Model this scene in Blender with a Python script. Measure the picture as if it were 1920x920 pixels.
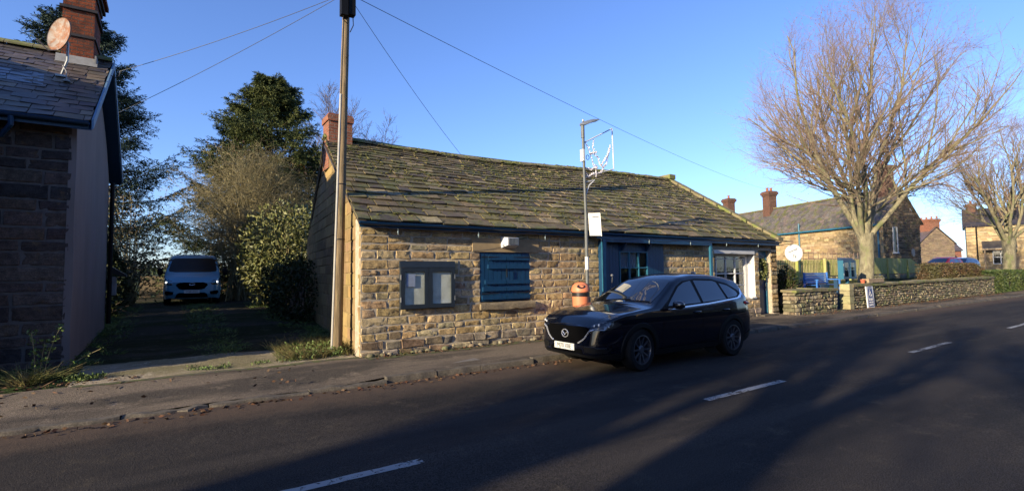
import bpy, bmesh, math, random
import numpy as np
from mathutils import Vector, Matrix
from mathutils.bvhtree import BVHTree

for o in list(bpy.data.objects): bpy.data.objects.remove(o)
SC = bpy.context.scene
COL = SC.collection
R_ = math.radians
# ------------------------------------------------------------------ camera, sky, sun, exposure
YAW, PITCH, ROLL = R_(55.9), R_(3.23), -0.012
fwd = Vector((math.cos(YAW)*math.cos(PITCH), math.sin(YAW)*math.cos(PITCH), math.sin(PITCH)))
rt = Vector((math.sin(YAW), -math.cos(YAW), 0)); upv = rt.cross(fwd)
rt2 = rt*math.cos(ROLL)+upv*math.sin(ROLL); up2 = upv*math.cos(ROLL)-rt*math.sin(ROLL)
cam = bpy.data.cameras.new('camera'); cam.sensor_width = 36; cam.lens = 940/1920*36
cam.clip_end = 3000; cam.clip_start = .05
camo = bpy.data.objects.new('camera', cam); COL.objects.link(camo)
mw = Matrix((rt2, up2, -fwd)).transposed().to_4x4(); mw.translation = (0, 0, 1.7); camo.matrix_world = mw
SC.camera = camo
SUN = Vector((1, .22, -.285)).normalized()          # the way the light travels
world = bpy.data.worlds.new('World'); SC.world = world; world.use_nodes = True
nt = world.node_tree
sky = nt.nodes.new('ShaderNodeTexSky'); sky.sky_type = 'NISHITA'; sky.sun_disc = False
sky.sun_elevation = math.asin(-SUN.z); sky.sun_rotation = math.atan2(-SUN.x, -SUN.y)
sky.air_density = 1.0; sky.dust_density = .35; sky.ozone_density = 2.6
wb = nt.nodes.new('ShaderNodeMix'); wb.data_type = 'RGBA'; wb.blend_type = 'MULTIPLY'; wb.inputs[0].default_value = 1; wb.inputs[7].default_value = (.92, 1.05, 1.5, 1)   # the camera's cool white balance
nt.links.new(sky.outputs[0], wb.inputs[6]); nt.links.new(wb.outputs[2], nt.nodes['Background'].inputs[0]); nt.nodes['Background'].inputs[1].default_value = .088
sl = bpy.data.lights.new('sun', 'SUN'); sl.energy = 5; sl.angle = R_(.53); sl.color = (1, .85, .60)
so = bpy.data.objects.new('sun', sl); COL.objects.link(so); so.rotation_euler = SUN.to_track_quat('-Z', 'Y').to_euler()
so.location = (-30, -5, 12)
SC.view_settings.view_transform = 'Standard'; SC.view_settings.look = 'None'; SC.view_settings.exposure = 1.15; SC.view_settings.gamma = 1

# ------------------------------------------------------------------ materials
AL = .66                                            # albedo level that goes with the exposure above
def al(c): return tuple(x*AL for x in c)
def nodes_of(name):
    m = bpy.data.materials.new(name); m.use_nodes = True
    t = m.node_tree; b = t.nodes['Principled BSDF']; return m, t, b
def nd(t, typ, **kw):
    n = t.nodes.new(typ)
    for k, v in kw.items():
        if k.startswith('i_'): n.inputs[k[2:].replace('_', ' ')].default_value = v
        else: setattr(n, k, v)
    return n
def noise(t, co, scale, detail=4, rough=.6):
    n = nd(t, 'ShaderNodeTexNoise'); n.inputs['Scale'].default_value = scale; n.inputs['Detail'].default_value = detail
    n.inputs['Roughness'].default_value = rough; t.links.new(co, n.inputs['Vector']); return n.outputs['Fac']
def mrange(t, v, a, b, c, d, smooth=False):
    n = nd(t, 'ShaderNodeMapRange'); t.links.new(v, n.inputs[0])
    for i, x in enumerate((a, b, c, d)): n.inputs[i+1].default_value = x
    if smooth: n.interpolation_type = 'SMOOTHSTEP'
    return n.outputs[0]
def mixc(t, fac, a, b, mode='MIX'):
    n = nd(t, 'ShaderNodeMix', data_type='RGBA', blend_type=mode)
    for s, v in ((0, fac), (6, a), (7, b)):
        if isinstance(v, (float, int)): n.inputs[s].default_value = v
        elif isinstance(v, tuple): n.inputs[s].default_value = (*v[:3], 1)
        else: t.links.new(v, n.inputs[s])
    return n.outputs[2]
def math_(t, op, a, b=0.):
    n = nd(t, 'ShaderNodeMath', operation=op)
    for i, v in enumerate((a, b)):
        if isinstance(v, (float, int)): n.inputs[i].default_value = v
        else: t.links.new(v, n.inputs[i])
    return n.outputs[0]
def coords(t, stretch=None):
    c = nd(t, 'ShaderNodeTexCoord').outputs['Object']
    if stretch:
        m = nd(t, 'ShaderNodeMapping'); m.inputs['Scale'].default_value = stretch; t.links.new(c, m.inputs[0]); c = m.outputs[0]
    return c
def M(name, col=None, rough=.8, var=.3, scale=6, bump=0., bscale=40, metal=0, spec=.4, col2=None, c2=(3, .5, .62), col3=None, c3=(1.2, .55, .65), stretch=None, coat=0, groove=0, speck=None):
    m, t, b = nodes_of(name); co = coords(t, stretch)
    if col is None:
        a = nd(t, 'ShaderNodeAttribute', attribute_name='col'); base = a.outputs['Color']
    else:
        r = nd(t, 'ShaderNodeRGB'); r.outputs[0].default_value = (*al(col), 1); base = r.outputs[0]
    if col2: base = mixc(t, mrange(t, noise(t, co, c2[0], 6, .65), c2[1], c2[2], 0, 1, True), base, al(col2))
    if col3: base = mixc(t, mrange(t, noise(t, co, c3[0], 5, .7), c3[1], c3[2], 0, 1, True), base, al(col3))
    if var:
        v = mrange(t, noise(t, co, scale, 6, .65), .3, .7, 1-var, 1+var)
        base = mixc(t, 1., base, nd_comb(t, v), 'MULTIPLY')
    if speck:
        v = mrange(t, noise(t, co, speck[0], 2, .5), .35, .65, 1-speck[1], 1+speck[1])
        base = mixc(t, 1., base, nd_comb(t, v), 'MULTIPLY')
    t.links.new(base, b.inputs['Base Color'])
    b.inputs['Roughness'].default_value = rough; b.inputs['Metallic'].default_value = metal
    b.inputs['Specular IOR Level'].default_value = spec
    if coat: b.inputs['Coat Weight'].default_value = coat; b.inputs['Coat Roughness'].default_value = .04
    if bump:
        h = noise(t, co, bscale, 5, .7)
        if groove:
            w = nd(t, 'ShaderNodeTexWave', wave_type='BANDS', bands_direction='Z'); w.inputs['Scale'].default_value = groove
            w.inputs['Distortion'].default_value = 2.5; w.inputs['Detail'].default_value = 2; w.inputs['Detail Scale'].default_value = 1.5
            t.links.new(co, w.inputs[0])
            gm = mrange(t, noise(t, co, 1.7, 2), .42, .52, 0, .8)
            h = math_(t, 'ADD', h, math_(t, 'MULTIPLY', w.outputs['Fac'], gm))
        bn = nd(t, 'ShaderNodeBump'); bn.inputs['Strength'].default_value = min(1, bump*10); bn.inputs['Distance'].default_value = bump
        t.links.new(h, bn.inputs['Height']); t.links.new(bn.outputs[0], b.inputs['Normal'])
    return m
def nd_comb(t, v):
    n = nd(t, 'ShaderNodeCombineColor')
    for i in range(3): t.links.new(v, n.inputs[i])
    return n.outputs[0]
def nd_vec(t, co, sc):
    n = nd(t, 'ShaderNodeTexNoise'); n.inputs['Scale'].default_value = sc; t.links.new(co, n.inputs['Vector']); return n.outputs['Color']
def brick_mat(name, c1, c2, mortar, bw=.225, bh=.075, soot=None):
    c1, c2, mortar = al(c1), al(c2), al(mortar)
    m, t, b = nodes_of(name); co = coords(t)
    s = nd(t, 'ShaderNodeSeparateXYZ'); t.links.new(co, s.inputs[0])
    cx = math_(t, 'ADD', s.outputs[0], s.outputs[1]); c = nd(t, 'ShaderNodeCombineXYZ'); t.links.new(cx, c.inputs[0]); t.links.new(s.outputs[2], c.inputs[1])
    br = nd(t, 'ShaderNodeTexBrick'); t.links.new(c.outputs[0], br.inputs['Vector'])
    br.inputs['Color1'].default_value = (*c1, 1); br.inputs['Color2'].default_value = (*c2, 1); br.inputs['Mortar'].default_value = (*mortar, 1)
    br.inputs['Scale'].default_value = 1; br.inputs['Brick Width'].default_value = bw; br.inputs['Row Height'].default_value = bh
    br.inputs['Mortar Size'].default_value = bh*.1; br.inputs['Bias'].default_value = -.1
    base = mixc(t, 1., br.outputs['Color'], nd_comb(t, mrange(t, noise(t, co, 9, 5), .3, .7, .65, 1.3)), 'MULTIPLY')
    if soot: base = mixc(t, mrange(t, noise(t, co, 2.5, 5), .45, .62, 0, .8, True), base, soot)
    t.links.new(base, b.inputs['Base Color']); b.inputs['Roughness'].default_value = .9; b.inputs['Specular IOR Level'].default_value = .2
    bn = nd(t, 'ShaderNodeBump'); bn.inputs['Distance'].default_value = .012; bn.inputs['Strength'].default_value = .8
    h = math_(t, 'SUBTRACT', noise(t, co, 40, 4), br.outputs['Fac']); t.links.new(h, bn.inputs['Height']); t.links.new(bn.outputs[0], b.inputs['Normal'])
    return m
def glass_mat(name, tint=(.6, .65, .65), alpha=.25):
    m, t, b = nodes_of(name)
    out = t.nodes['Material Output']; g = nd(t, 'ShaderNodeBsdfGlossy'); g.inputs['Roughness'].default_value = .02
    g.inputs['Color'].default_value = (.9, .95, 1, 1)
    tr = nd(t, 'ShaderNodeBsdfTransparent'); tr.inputs[0].default_value = (*tint, 1)
    fr = nd(t, 'ShaderNodeFresnel'); fr.inputs[0].default_value = 1.5
    mx = nd(t, 'ShaderNodeMixShader'); ge = nd(t, 'ShaderNodeNewGeometry'); t.links.new(math_(t, 'MULTIPLY', mrange(t, fr.outputs[0], 0, 1, alpha*.1, 1), math_(t, 'SUBTRACT', 1., ge.outputs['Backfacing'])), mx.inputs[0])
    t.links.new(tr.outputs[0], mx.inputs[1]); t.links.new(g.outputs[0], mx.inputs[2]); t.links.new(mx.outputs[0], out.inputs[0])
    return m
MT = {}
MT['stone'] = M('sandstone', None, .92, .48, 11, .032, 26, col2=(.16, .10, .055), c2=(5, .56, .7), groove=12, speck=(60, .25))
MT['stone_far'] = M('far_sandstone', None, .92, .25, 5, .01, 20)
MT['rubble'] = M('rubble_stone', None, .95, .35, 9, .025, 22, col2=(.17, .17, .07), c2=(2.6, .55, .68), speck=(50, .25))
MT['mortar'] = M('lime_mortar', (.50, .42, .31), .95, .25, 12, .01, 40)
MT['mortar_dark'] = M('dark_house_mortar', (.17, .145, .13), .95, .25, 12, .01, 40)
MT['mortar_wall'] = M('dark_wall_core', (.06, .05, .04), .95, .25, 12, .01, 40)
MT['slate'] = M('stone_slate', None, .7, .35, 7, .012, 30, spec=.45, col2=(.135, .135, .04), c2=(2.0, .50, .62), col3=(.09, .08, .075), c3=(4, .57, .7), speck=(45, .3))
MT['slate_dark'] = M('welsh_slate', None, .45, .25, 6, .006, 30, spec=.6)
MT['coping'] = M('coping_stone', (.24, .20, .11), .9, .3, 5, .02, 18, col2=(.20, .22, .06), c2=(2, .48, .6))
MT['lintel'] = M('dressed_stone', (.40, .29, .16), .9, .2, 5, .008, 30)
MT['sill'] = M('worn_sill_stone', (.27, .21, .13), .9, .35, 6, .02, 20, speck=(50, .3))
MT['render'] = M('old_render', (.27, .215, .195), .9, .15, 1.5, .006, 14, col2=(.27, .22, .22), c2=(.8, .5, .7), stretch=(1, 1, .4))
MT['blue'] = M('dark_blue_paint', (.006, .05, .125), .42, .2, 4, .003, 25, spec=.5, stretch=(6, 6, .6))
MT['blue_light'] = M('faded_blue_paint', (.025, .15, .24), .45, .15, 4, .003, 25)
MT['blue_bench'] = M('sunlit_blue_paint', (.05, .2, .62), .4, .15, 6)  # blue lightened so the bench looks sunlit
MT['grey_paint'] = M('slate_grey_paint', (.022, .032, .045), .45, .15, 5, .002, 30)
MT['white_paint'] = M('white_paint', (.75, .74, .72), .5, .08, 6)
MT['white'] = M('white_plastic', (.8, .8, .8), .4, .05, 6)
MT['frame_grey'] = M('galvanised_steel', (.42, .43, .43), .4, .15, 12, metal=.6)
MT['post_grey'] = M('grey_post_paint', (.14, .15, .15), .5, .2, 8)
MT['black'] = M('black_plastic', (.008, .008, .009), .6, .1, 8, spec=.15)
MT['iron'] = M('black_iron', (.015, .015, .016), .4, .2, 15)
MT['glass'] = glass_mat('clear_glass', (.94, .96, .95), .5)
MT['dark_glass'] = M('dark_window_glass', (.012, .014, .016), .05, 0, spec=.9)
MT['pole'] = M('weathered_timber', (.27, .195, .11), .88, .6, 5, .045, 16, stretch=(8, 8, .35), col2=(.11, .12, .05), c2=(2, .55, .7))
MT['conduit'] = M('pale_cable_guard', (.52, .50, .46), .45, .12, 8)
MT['wire'] = M('black_cable', (.02, .02, .022), .6, 0)
MT['brick_old'] = brick_mat('sooty_red_brick', (.33, .085, .035), (.22, .06, .03), (.11, .085, .07), soot=(.06, .03, .022))
MT['brick'] = brick_mat('red_brick', (.38, .14, .08), (.30, .10, .055), (.30, .24, .19))
MT['brick_dull'] = brick_mat('dull_brick', (.20, .09, .06), (.14, .07, .05), (.15, .12, .10))
MT['brick_cap'] = M('dark_corbel_stone', (.045, .04, .045), .9, .3, 10, .01, 30)
MT['lead'] = M('pale_flashing', (.36, .35, .33), .7, .2, 5, .008, 20)
MT['clay'] = M('clay_pot', (.36, .13, .07), .8, .2, 10)
MT['rust'] = M('rusty_dish', (.36, .29, .24), .6, .25, 8, .004, 25, col2=(.30, .12, .045), c2=(6, .42, .58), spec=.3)
MT['orange'] = M('orange_plastic', (.80, .25, .12), .5, .1, 3, spec=.4)
MT['fence'] = M('mossy_fence_boards', (.50, .45, .18), .85, .3, 4, .006, 20, col2=(.38, .42, .11), c2=(1.2, .45, .6), stretch=(5, 5, .5))
MT['wood_pale'] = M('pale_timber', (.42, .30, .18), .8, .25, 6, .004, 25)
MT['trellis'] = M('trellis_timber', (.33, .22, .16), .8, .25, 6)
MT['terracotta'] = M('terracotta', (.50, .13, .07), .8, .15, 8)
MT['bark'] = M('lime_bark', (.28, .245, .155), .92, .5, 8, .06, 12, col2=(.16, .18, .07), c2=(2, .5, .66), stretch=(1, 1, .5))
MT['twig'] = M('winter_twigs', (.30, .21, .145), .85, .25, 3)
MT['bud'] = M('red_buds', (.30, .10, .085), .8, .3, 4)
MT['twig_tan'] = M('tan_twigs', (.30, .245, .12), .85, .3, 3)
MT['twig_grey'] = M('grey_twigs', (.15, .11, .10), .85, .3, 3)
MT['bark_dark'] = M('conifer_bark', (.09, .055, .035), .95, .3, 6, .02, 16)
def leaf_mat(name, c1, c2, sc=1.2, rough=.55, spec=.35):
    c1, c2 = al(c1), al(c2)
    m, t, b = nodes_of(name); co = coords(t)
    f = mrange(t, noise(t, co, sc, 3), .38, .62, 0, 1, True)
    base = mixc(t, f, c1, c2)
    base = mixc(t, 1., base, nd_comb(t, mrange(t, noise(t, co, 14, 2), .3, .7, .5, 1.5)), 'MULTIPLY')
    t.links.new(base, b.inputs['Base Color']); b.inputs['Roughness'].default_value = rough; b.inputs['Specular IOR Level'].default_value = spec
    return m
MT['needle'] = leaf_mat('spruce_needles', (.045, .068, .022), (.11, .125, .034), .9, .7, .2)
MT['needle_blue'] = leaf_mat('blue_green_needles', (.028, .055, .045), (.06, .09, .055), .9, .7, .2)
MT['dead_needle'] = leaf_mat('dead_brown_needles', (.11, .055, .025), (.15, .08, .03), 2)
MT['laurel'] = leaf_mat('laurel_leaves', (.10, .12, .035), (.24, .23, .08), 2.5, .5, .25)
MT['ivy'] = leaf_mat('ivy_leaves', (.03, .042, .014), (.055, .066, .02), 2, .6, .15)
MT['dryleaf'] = leaf_mat('dry_brown_leaves', (.13, .085, .045), (.09, .10, .035), 2)
MT['hedge'] = leaf_mat('hedge_leaves', (.05, .085, .02), (.095, .12, .03), 2)
MT['hedge_brown'] = leaf_mat('brown_hedge_leaves', (.12, .07, .035), (.10, .09, .03), 1.5)
MT['grassdry'] = leaf_mat('dry_grass', (.30, .23, .10), (.17, .19, .06), 5, .8, .2)
MT['weed'] = leaf_mat('green_weeds', (.10, .17, .035), (.17, .22, .06), 5, .6, .3)
MT['redleaf'] = leaf_mat('fallen_red_leaves', (.12, .05, .028), (.11, .07, .04), 7, .8, .2)
MT['wreath'] = leaf_mat('wreath_leaves', (.10, .13, .035), (.26, .25, .08), 12, .5, .4)
# ------------------------------------------------------------------ mesh builder
class MB:
    def __init__(s): s.v = []; s.f = []; s.c = []; s.m = []; s.n = 0
    def add(s, vs, fs, col=(1, 1, 1), m=0):
        vs = np.asarray(vs, float).reshape(-1, 3); fs = [tuple(int(i)+s.n for i in f) for f in fs]
        s.v.append(vs); s.f += fs; s.n += len(vs); s.m += [m]*len(fs)
        if isinstance(col, np.ndarray) and col.ndim == 2: s.c += [tuple(c) for c in col]
        else: s.c += [tuple(col)]*len(fs)
        return s
    def box(s, x0, x1, y0, y1, z0, z1, col=(1, 1, 1), m=0):
        vs = [(x, y, z) for z in (z0, z1) for y in (y0, y1) for x in (x0, x1)]
        return s.add(vs, [(0, 2, 3, 1), (4, 5, 7, 6), (0, 1, 5, 4), (2, 6, 7, 3), (0, 4, 6, 2), (1, 3, 7, 5)], col, m)
    def hexa(s, a, b, c, d, h, col=(1, 1, 1), m=0):
        "a quad a,b,c,d thickened by vector h"
        a, b, c, d, h = map(lambda q: np.array(q, float), (a, b, c, d, h))
        return s.add([a, b, c, d, a+h, b+h, c+h, d+h], [(3, 2, 1, 0), (4, 5, 6, 7), (0, 1, 5, 4), (1, 2, 6, 5), (2, 3, 7, 6), (3, 0, 4, 7)], col, m)
    def beam(s, p, q, w, h, up=(0, 0, 1), col=(1, 1, 1), m=0):
        p, q, up = map(lambda a: np.array(a, float), (p, q, up)); d = q-p; d /= np.linalg.norm(d)
        x = np.cross(d, up); x /= np.linalg.norm(x); y = np.cross(x, d)
        x *= w/2; y *= h/2
        return s.hexa(p-x-y, p+x-y, p+x+y, p-x+y, q-p, col, m)
    def prism(s, poly, h, col=(1, 1, 1), m=0):
        poly = np.array(poly, float); k = len(poly); h = np.array(h, float)
        return s.add(np.vstack([poly, poly+h]), [tuple(range(k))[::-1], tuple(range(k, 2*k))]+[(i, (i+1) % k, k+(i+1) % k, k+i) for i in range(k)], col, m)
    def tube(s, pts, r, n=8, col=(1, 1, 1), m=0, cap=True):
        pts = np.array(pts, float); r = np.broadcast_to(np.array(r, float), (len(pts),))
        tubes(s, pts[None], r[None], n, col, m)
        if cap:
            k = len(pts); b = s.n-k*n
            s.f += [tuple(b+i for i in range(n))[::-1], tuple(b+(k-1)*n+i for i in range(n))]; s.c += [tuple(col)]*2; s.m += [m]*2
        return s
    def lathe(s, prof, c, axis='z', n=24, col=(1, 1, 1), m=0, sweep=None):
        "prof: (r, h) pairs about an axis through c"
        prof = np.array(prof, float); k = len(prof); a = np.linspace(0, 2*np.pi, n, endpoint=False)
        X = prof[:, 0][:, None]*np.cos(a); Y = prof[:, 0][:, None]*np.sin(a); Z = np.repeat(prof[:, 1][:, None], n, 1)
        V = {'z': (X, Y, Z), 'y': (X, Z, -Y), 'x': (Z, X, Y)}[axis]
        V = np.stack(V, -1).reshape(-1, 3)+np.array(c, float)
        fs = [(i*n+j, i*n+(j+1) % n, (i+1)*n+(j+1) % n, (i+1)*n+j) for i in range(k-1) for j in range(n)]
        return s.add(V, fs, col, m)
    def grid(s, G, col=(1, 1, 1), m=0, flip=False):
        G = np.array(G, float); a, b = G.shape[:2]
        fs = [(i*b+j, (i+1)*b+j, (i+1)*b+j+1, i*b+j+1) for i in range(a-1) for j in range(b-1)]
        if flip: fs = [f[::-1] for f in fs]
        return s.add(G.reshape(-1, 3), fs, col, m)
    def build(s, name, mats, parent=None, smooth=35, local=False):
        V = np.vstack(s.v) if s.v else np.zeros((0, 3))
        if parent is not None and not local: V = V-np.array(OFF[parent.name])
        me = bpy.data.meshes.new(name); me.from_pydata(V.tolist(), [], s.f)
        if not isinstance(mats, (list, tuple)): mats = [mats]
        for q in mats: me.materials.append(MT[q] if isinstance(q, str) else q)
        if len(mats) > 1: me.polygons.foreach_set('material_index', s.m)
        at = me.attributes.new('col', 'FLOAT_COLOR', 'FACE')
        c = np.ones((len(s.f), 4), np.float32); c[:, :3] = np.array(s.c, np.float32).reshape(-1, 3); c[c[:, 0] > .99] = (.07*AL, .062*AL, .058*AL, 1); at.data.foreach_set('color', c.ravel())
        if smooth: me.shade_smooth(); me.set_sharp_from_angle(angle=R_(smooth))
        me.update()
        o = bpy.data.objects.new(name, me); COL.objects.link(o)
        if parent is not None: o.parent = parent
        OFF[o.name] = OFF[parent.name] if parent is not None else (0, 0, 0)
        return o
OFF = {}
def tubes(mb, P, Rr, n=4, col=(1, 1, 1), m=0):
    P = np.asarray(P, float); B, K, _ = P.shape
    T = np.gradient(P, axis=1); T /= np.linalg.norm(T, axis=2, keepdims=True)+1e-9
    ref = np.where(np.abs(T[:, :1, 2:3]) > .8, np.array([1., 0, 0]), np.array([0, 0, 1.]))
    N1 = np.cross(T, ref); N1 /= np.linalg.norm(N1, axis=2, keepdims=True)+1e-9; N2 = np.cross(T, N1)
    a = np.linspace(0, 2*np.pi, n, endpoint=False)
    ring = P[:, :, None]+Rr[:, :, None, None]*(np.cos(a)[None, None, :, None]*N1[:, :, None]+np.sin(a)[None, None, :, None]*N2[:, :, None])
    V = ring.reshape(-1, 3); b = np.arange(B)[:, None, None]*K*n; k = np.arange(K-1)[None, :, None]*n; j = np.arange(n)[None, None]; j2 = (j+1) % n
    F = np.stack([b+k+j, b+k+j2, b+k+n+j2, b+k+n+j], -1).reshape(-1, 4)+mb.n
    mb.v.append(V); mb.f += list(map(tuple, F.tolist())); mb.n += len(V); mb.m += [m]*len(F); mb.c += [tuple(col)]*len(F)
def cards(mb, P, D, L, W, rng, col=(1, 1, 1), m=0, bend=.0):
    "diamond leaves at points P pointing along D"
    P = np.asarray(P, float); N = len(P); D = D/(np.linalg.norm(D, axis=1, keepdims=True)+1e-9)
    X = np.cross(D, rng.normal(size=(N, 3))); X /= np.linalg.norm(X, axis=1, keepdims=True)+1e-9
    L = np.broadcast_to(L, (N,))[:, None]; W = np.broadcast_to(W, (N,))[:, None]
    V = np.stack([P, P+D*L*.45+X*W*.5, P+D*L, P+D*L*.45-X*W*.5], 1).reshape(-1, 3)
    F = (np.arange(N)[:, None]*4+np.arange(4)).astype(int)+mb.n
    mb.v.append(V); mb.f += list(map(tuple, F.tolist())); mb.n += len(V); mb.m += [m]*N; mb.c += [tuple(col)]*N
def thing(name, label, cat, loc=(0, 0, 0), rz=0, group=None):
    o = bpy.data.objects.new(name, None); COL.objects.link(o); o.location = loc; o.rotation_euler = (0, 0, rz); o.empty_display_size = .2
    o['label'] = label; o['category'] = cat
    if group: o['group'] = group
    OFF[o.name] = tuple(loc); return o
def tag(o, label, cat, group=None, kind=None):
    o['label'] = label; o['category'] = cat
    if group: o['group'] = group
    if kind: o['kind'] = kind
    return o
def struct(o): o['kind'] = 'structure'; return o
def stuff(o): o['kind'] = 'stuff'; return o
def copy_tree(o, parent=None):
    c = o.copy(); COL.objects.link(c); c.parent = parent
    for ch in o.children: copy_tree(ch, c)
    return c
def text(s, size, loc, xdir, up, mat, parent, name='lettering', depth=.002, align='CENTER', local=False, sx=1):
    cu = bpy.data.curves.new(name, 'FONT'); cu.body = s; cu.size = size; cu.extrude = depth; cu.align_x = align; cu.align_y = 'CENTER'
    cu.materials.append(MT[mat]); tmp = bpy.data.objects.new('tmp', cu); COL.objects.link(tmp); bpy.context.view_layer.update(); me = bpy.data.meshes.new_from_object(tmp.evaluated_get(bpy.context.evaluated_depsgraph_get())); bpy.data.objects.remove(tmp); o = bpy.data.objects.new(name, me); COL.objects.link(o)
    x = Vector(xdir).normalized(); y = Vector(up).normalized(); z = x.cross(y)
    m = Matrix((x*sx, y, z)).transposed().to_4x4(); l = Vector(loc)
    if not local: l = l-Vector(OFF[parent.name])
    m.translation = l; o.parent = parent; o.matrix_local = m; OFF[o.name] = OFF[parent.name]; return o
# ------------------------------------------------------------------ stone walling and slates
def pick(rng, pal): c = np.array(pal[rng.integers(len(pal))]); return np.clip(c*AL*rng.uniform(.78, 1.22)*rng.uniform(.96, 1.04, 3), 0, 1)
def stone_wall(mb, O, d, n, L, z0, top, rng, pal, ch=(.13, .2), cl=(.2, .45), relief=.03, g=.008, openings=(), res=.1, keys=(), lump=.012, bot=None, jit=.012, quoin=None, only=None):
    O, d, n = (np.array(q, float) for q in (O, d, n)); up = np.array([0, 0, 1.])
    topf = top if callable(top) else (lambda x: top+0*x)
    botf = bot if callable(bot) else None
    zmax = float(np.max(topf(np.linspace(0, L, 60))))
    ks = sorted(set([z0, zmax]+[k for k in keys if z0 < k < zmax]+[o[2] for o in openings if z0 < o[2] < zmax]+[o[3] for o in openings if z0 < o[3] < zmax]))
    if only: ks = sorted([z0, zmax]+list(only))
    zs = []
    for a, b in zip(ks[:-1], ks[1:]):
        k = max(1, int(round((b-a)/rng.uniform(*ch)))); w = rng.uniform(.8, 1.25, k); w = np.cumsum(w)/w.sum()*(b-a)+a; zs += [a]+list(w[:-1])
    zs.append(zmax)
    for i in range(len(zs)-1):
        a, b = zs[i], zs[i+1]; zm = (a+b)/2
        iv = [(0, L)]
        for (x0, x1, q0, q1) in openings:
            if q0 < zm < q1:
                nv = []
                for s, e in iv:
                    if x1 <= s or x0 >= e: nv.append((s, e)); continue
                    if x0 > s: nv.append((s, x0))
                    if x1 < e: nv.append((x1, e))
                iv = nv
        for s, e in iv:
            x = s
            while x < e-.01:
                w = rng.uniform(*cl)*(.8+.4*(b-a)/.16)
                if quoin and (x == 0 or x == L): w = quoin*rng.choice([.7, 1.3])
                if e-(x+w) < cl[0]*.7: w = e-x
                x2 = min(e, x+w)
                if zm < float(topf(np.array((x+x2)/2)))+.03 and (botf is None or zm > float(botf((x+x2)/2))-.05):
                    _stone(mb, O, d, n, up, x+g, x2-g, a+g, b-g, relief, lump, jit, topf, rng, pick(rng, pal), res)
                x = x2
def _stone(mb, O, d, n, up, x0, x1, z0, z1, rel, lump, jit, topf, rng, col, res):
    w, h = x1-x0, z1-z0
    if w < .02 or h < .02: return
    if res is None:
        xs = np.array([x0, x1]); zs = np.array([z0, z1]); X, Z = np.meshgrid(xs, zs, indexing='ij'); Y = np.full_like(X, rel*rng.uniform(.3, 1))
    else:
        nx = max(1, int(w/res)); nz = max(1, int(h/res)); e = min(.016, w*.2, h*.2)
        xs = np.concatenate([[x0], np.linspace(x0+e, x1-e, nx+1), [x1]]); zs = np.concatenate([[z0], np.linspace(z0+e, z1-e, nz+1), [z1]])
        X, Z = np.meshgrid(xs, zs, indexing='ij'); Y = np.full_like(X, 0.)
        a = rel*rng.uniform(.6, 1.05); Y[1:-1, 1:-1] = a+rng.normal(0, lump, (nx+1, nz+1))
        u = np.linspace(0, np.pi, nx+1)[:, None]; q = np.linspace(0, np.pi, nz+1)[None]
        Y[1:-1, 1:-1] += lump*.8*np.sin(u)*np.sin(q)
        Y[0] = Y[-1] = Y[:, 0] = Y[:, -1] = -.012
        dx = rng.uniform(-jit, jit, 4); dz = rng.uniform(-jit, jit, 4)
        sx = (X-x0)/w; sz = (Z-z0)/h
        X = X+dx[0]*(1-sx)*(1-sz)+dx[1]*sx*(1-sz)+dx[2]*(1-sx)*sz+dx[3]*sx*sz
        Z = Z+dz[0]*(1-sx)*(1-sz)+dz[1]*sx*(1-sz)+dz[2]*(1-sx)*sz+dz[3]*sx*sz
        X[1:-1, 1:-1] += rng.normal(0, .004, (nx+1, nz+1)); Z[1:-1, 1:-1] += rng.normal(0, .004, (nx+1, nz+1))
    Z = np.minimum(Z, topf(X))
    G = O+X[..., None]*d+Y[..., None]*n+Z[..., None]*up
    mb.grid(G, col, flip=(np.cross(d, up)@n) < 0)
def slab_with_holes(mb, O, d, n, L, z0, z1, thick, openings, col=(1, 1, 1)):
    "wall core: boxes around the openings, front face at depth 0, going back by thick"
    O, d, n = (np.array(q, float) for q in (O, d, n))
    xs = sorted(set([0, L]+[q for o in openings for q in o[:2]])); zs = sorted(set([z0, z1]+[q for o in openings for q in o[2:4] if z0 < q < z1]))
    for a, b in zip(xs[:-1], xs[1:]):
        run = None
        for c, e in list(zip(zs[:-1], zs[1:]))+[(None, None)]:
            hole = c is None or any(o[0] < (a+b)/2 < o[1] and o[2] < (c+e)/2 < o[3] for o in openings)
            if hole:
                if run: mb.hexa(O+d*a+[0, 0, run[0]], O+d*b+[0, 0, run[0]], O+d*b+[0, 0, run[1]], O+d*a+[0, 0, run[1]], -n*thick, col); run = None
            else: run = (run[0] if run else c, e)
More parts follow.
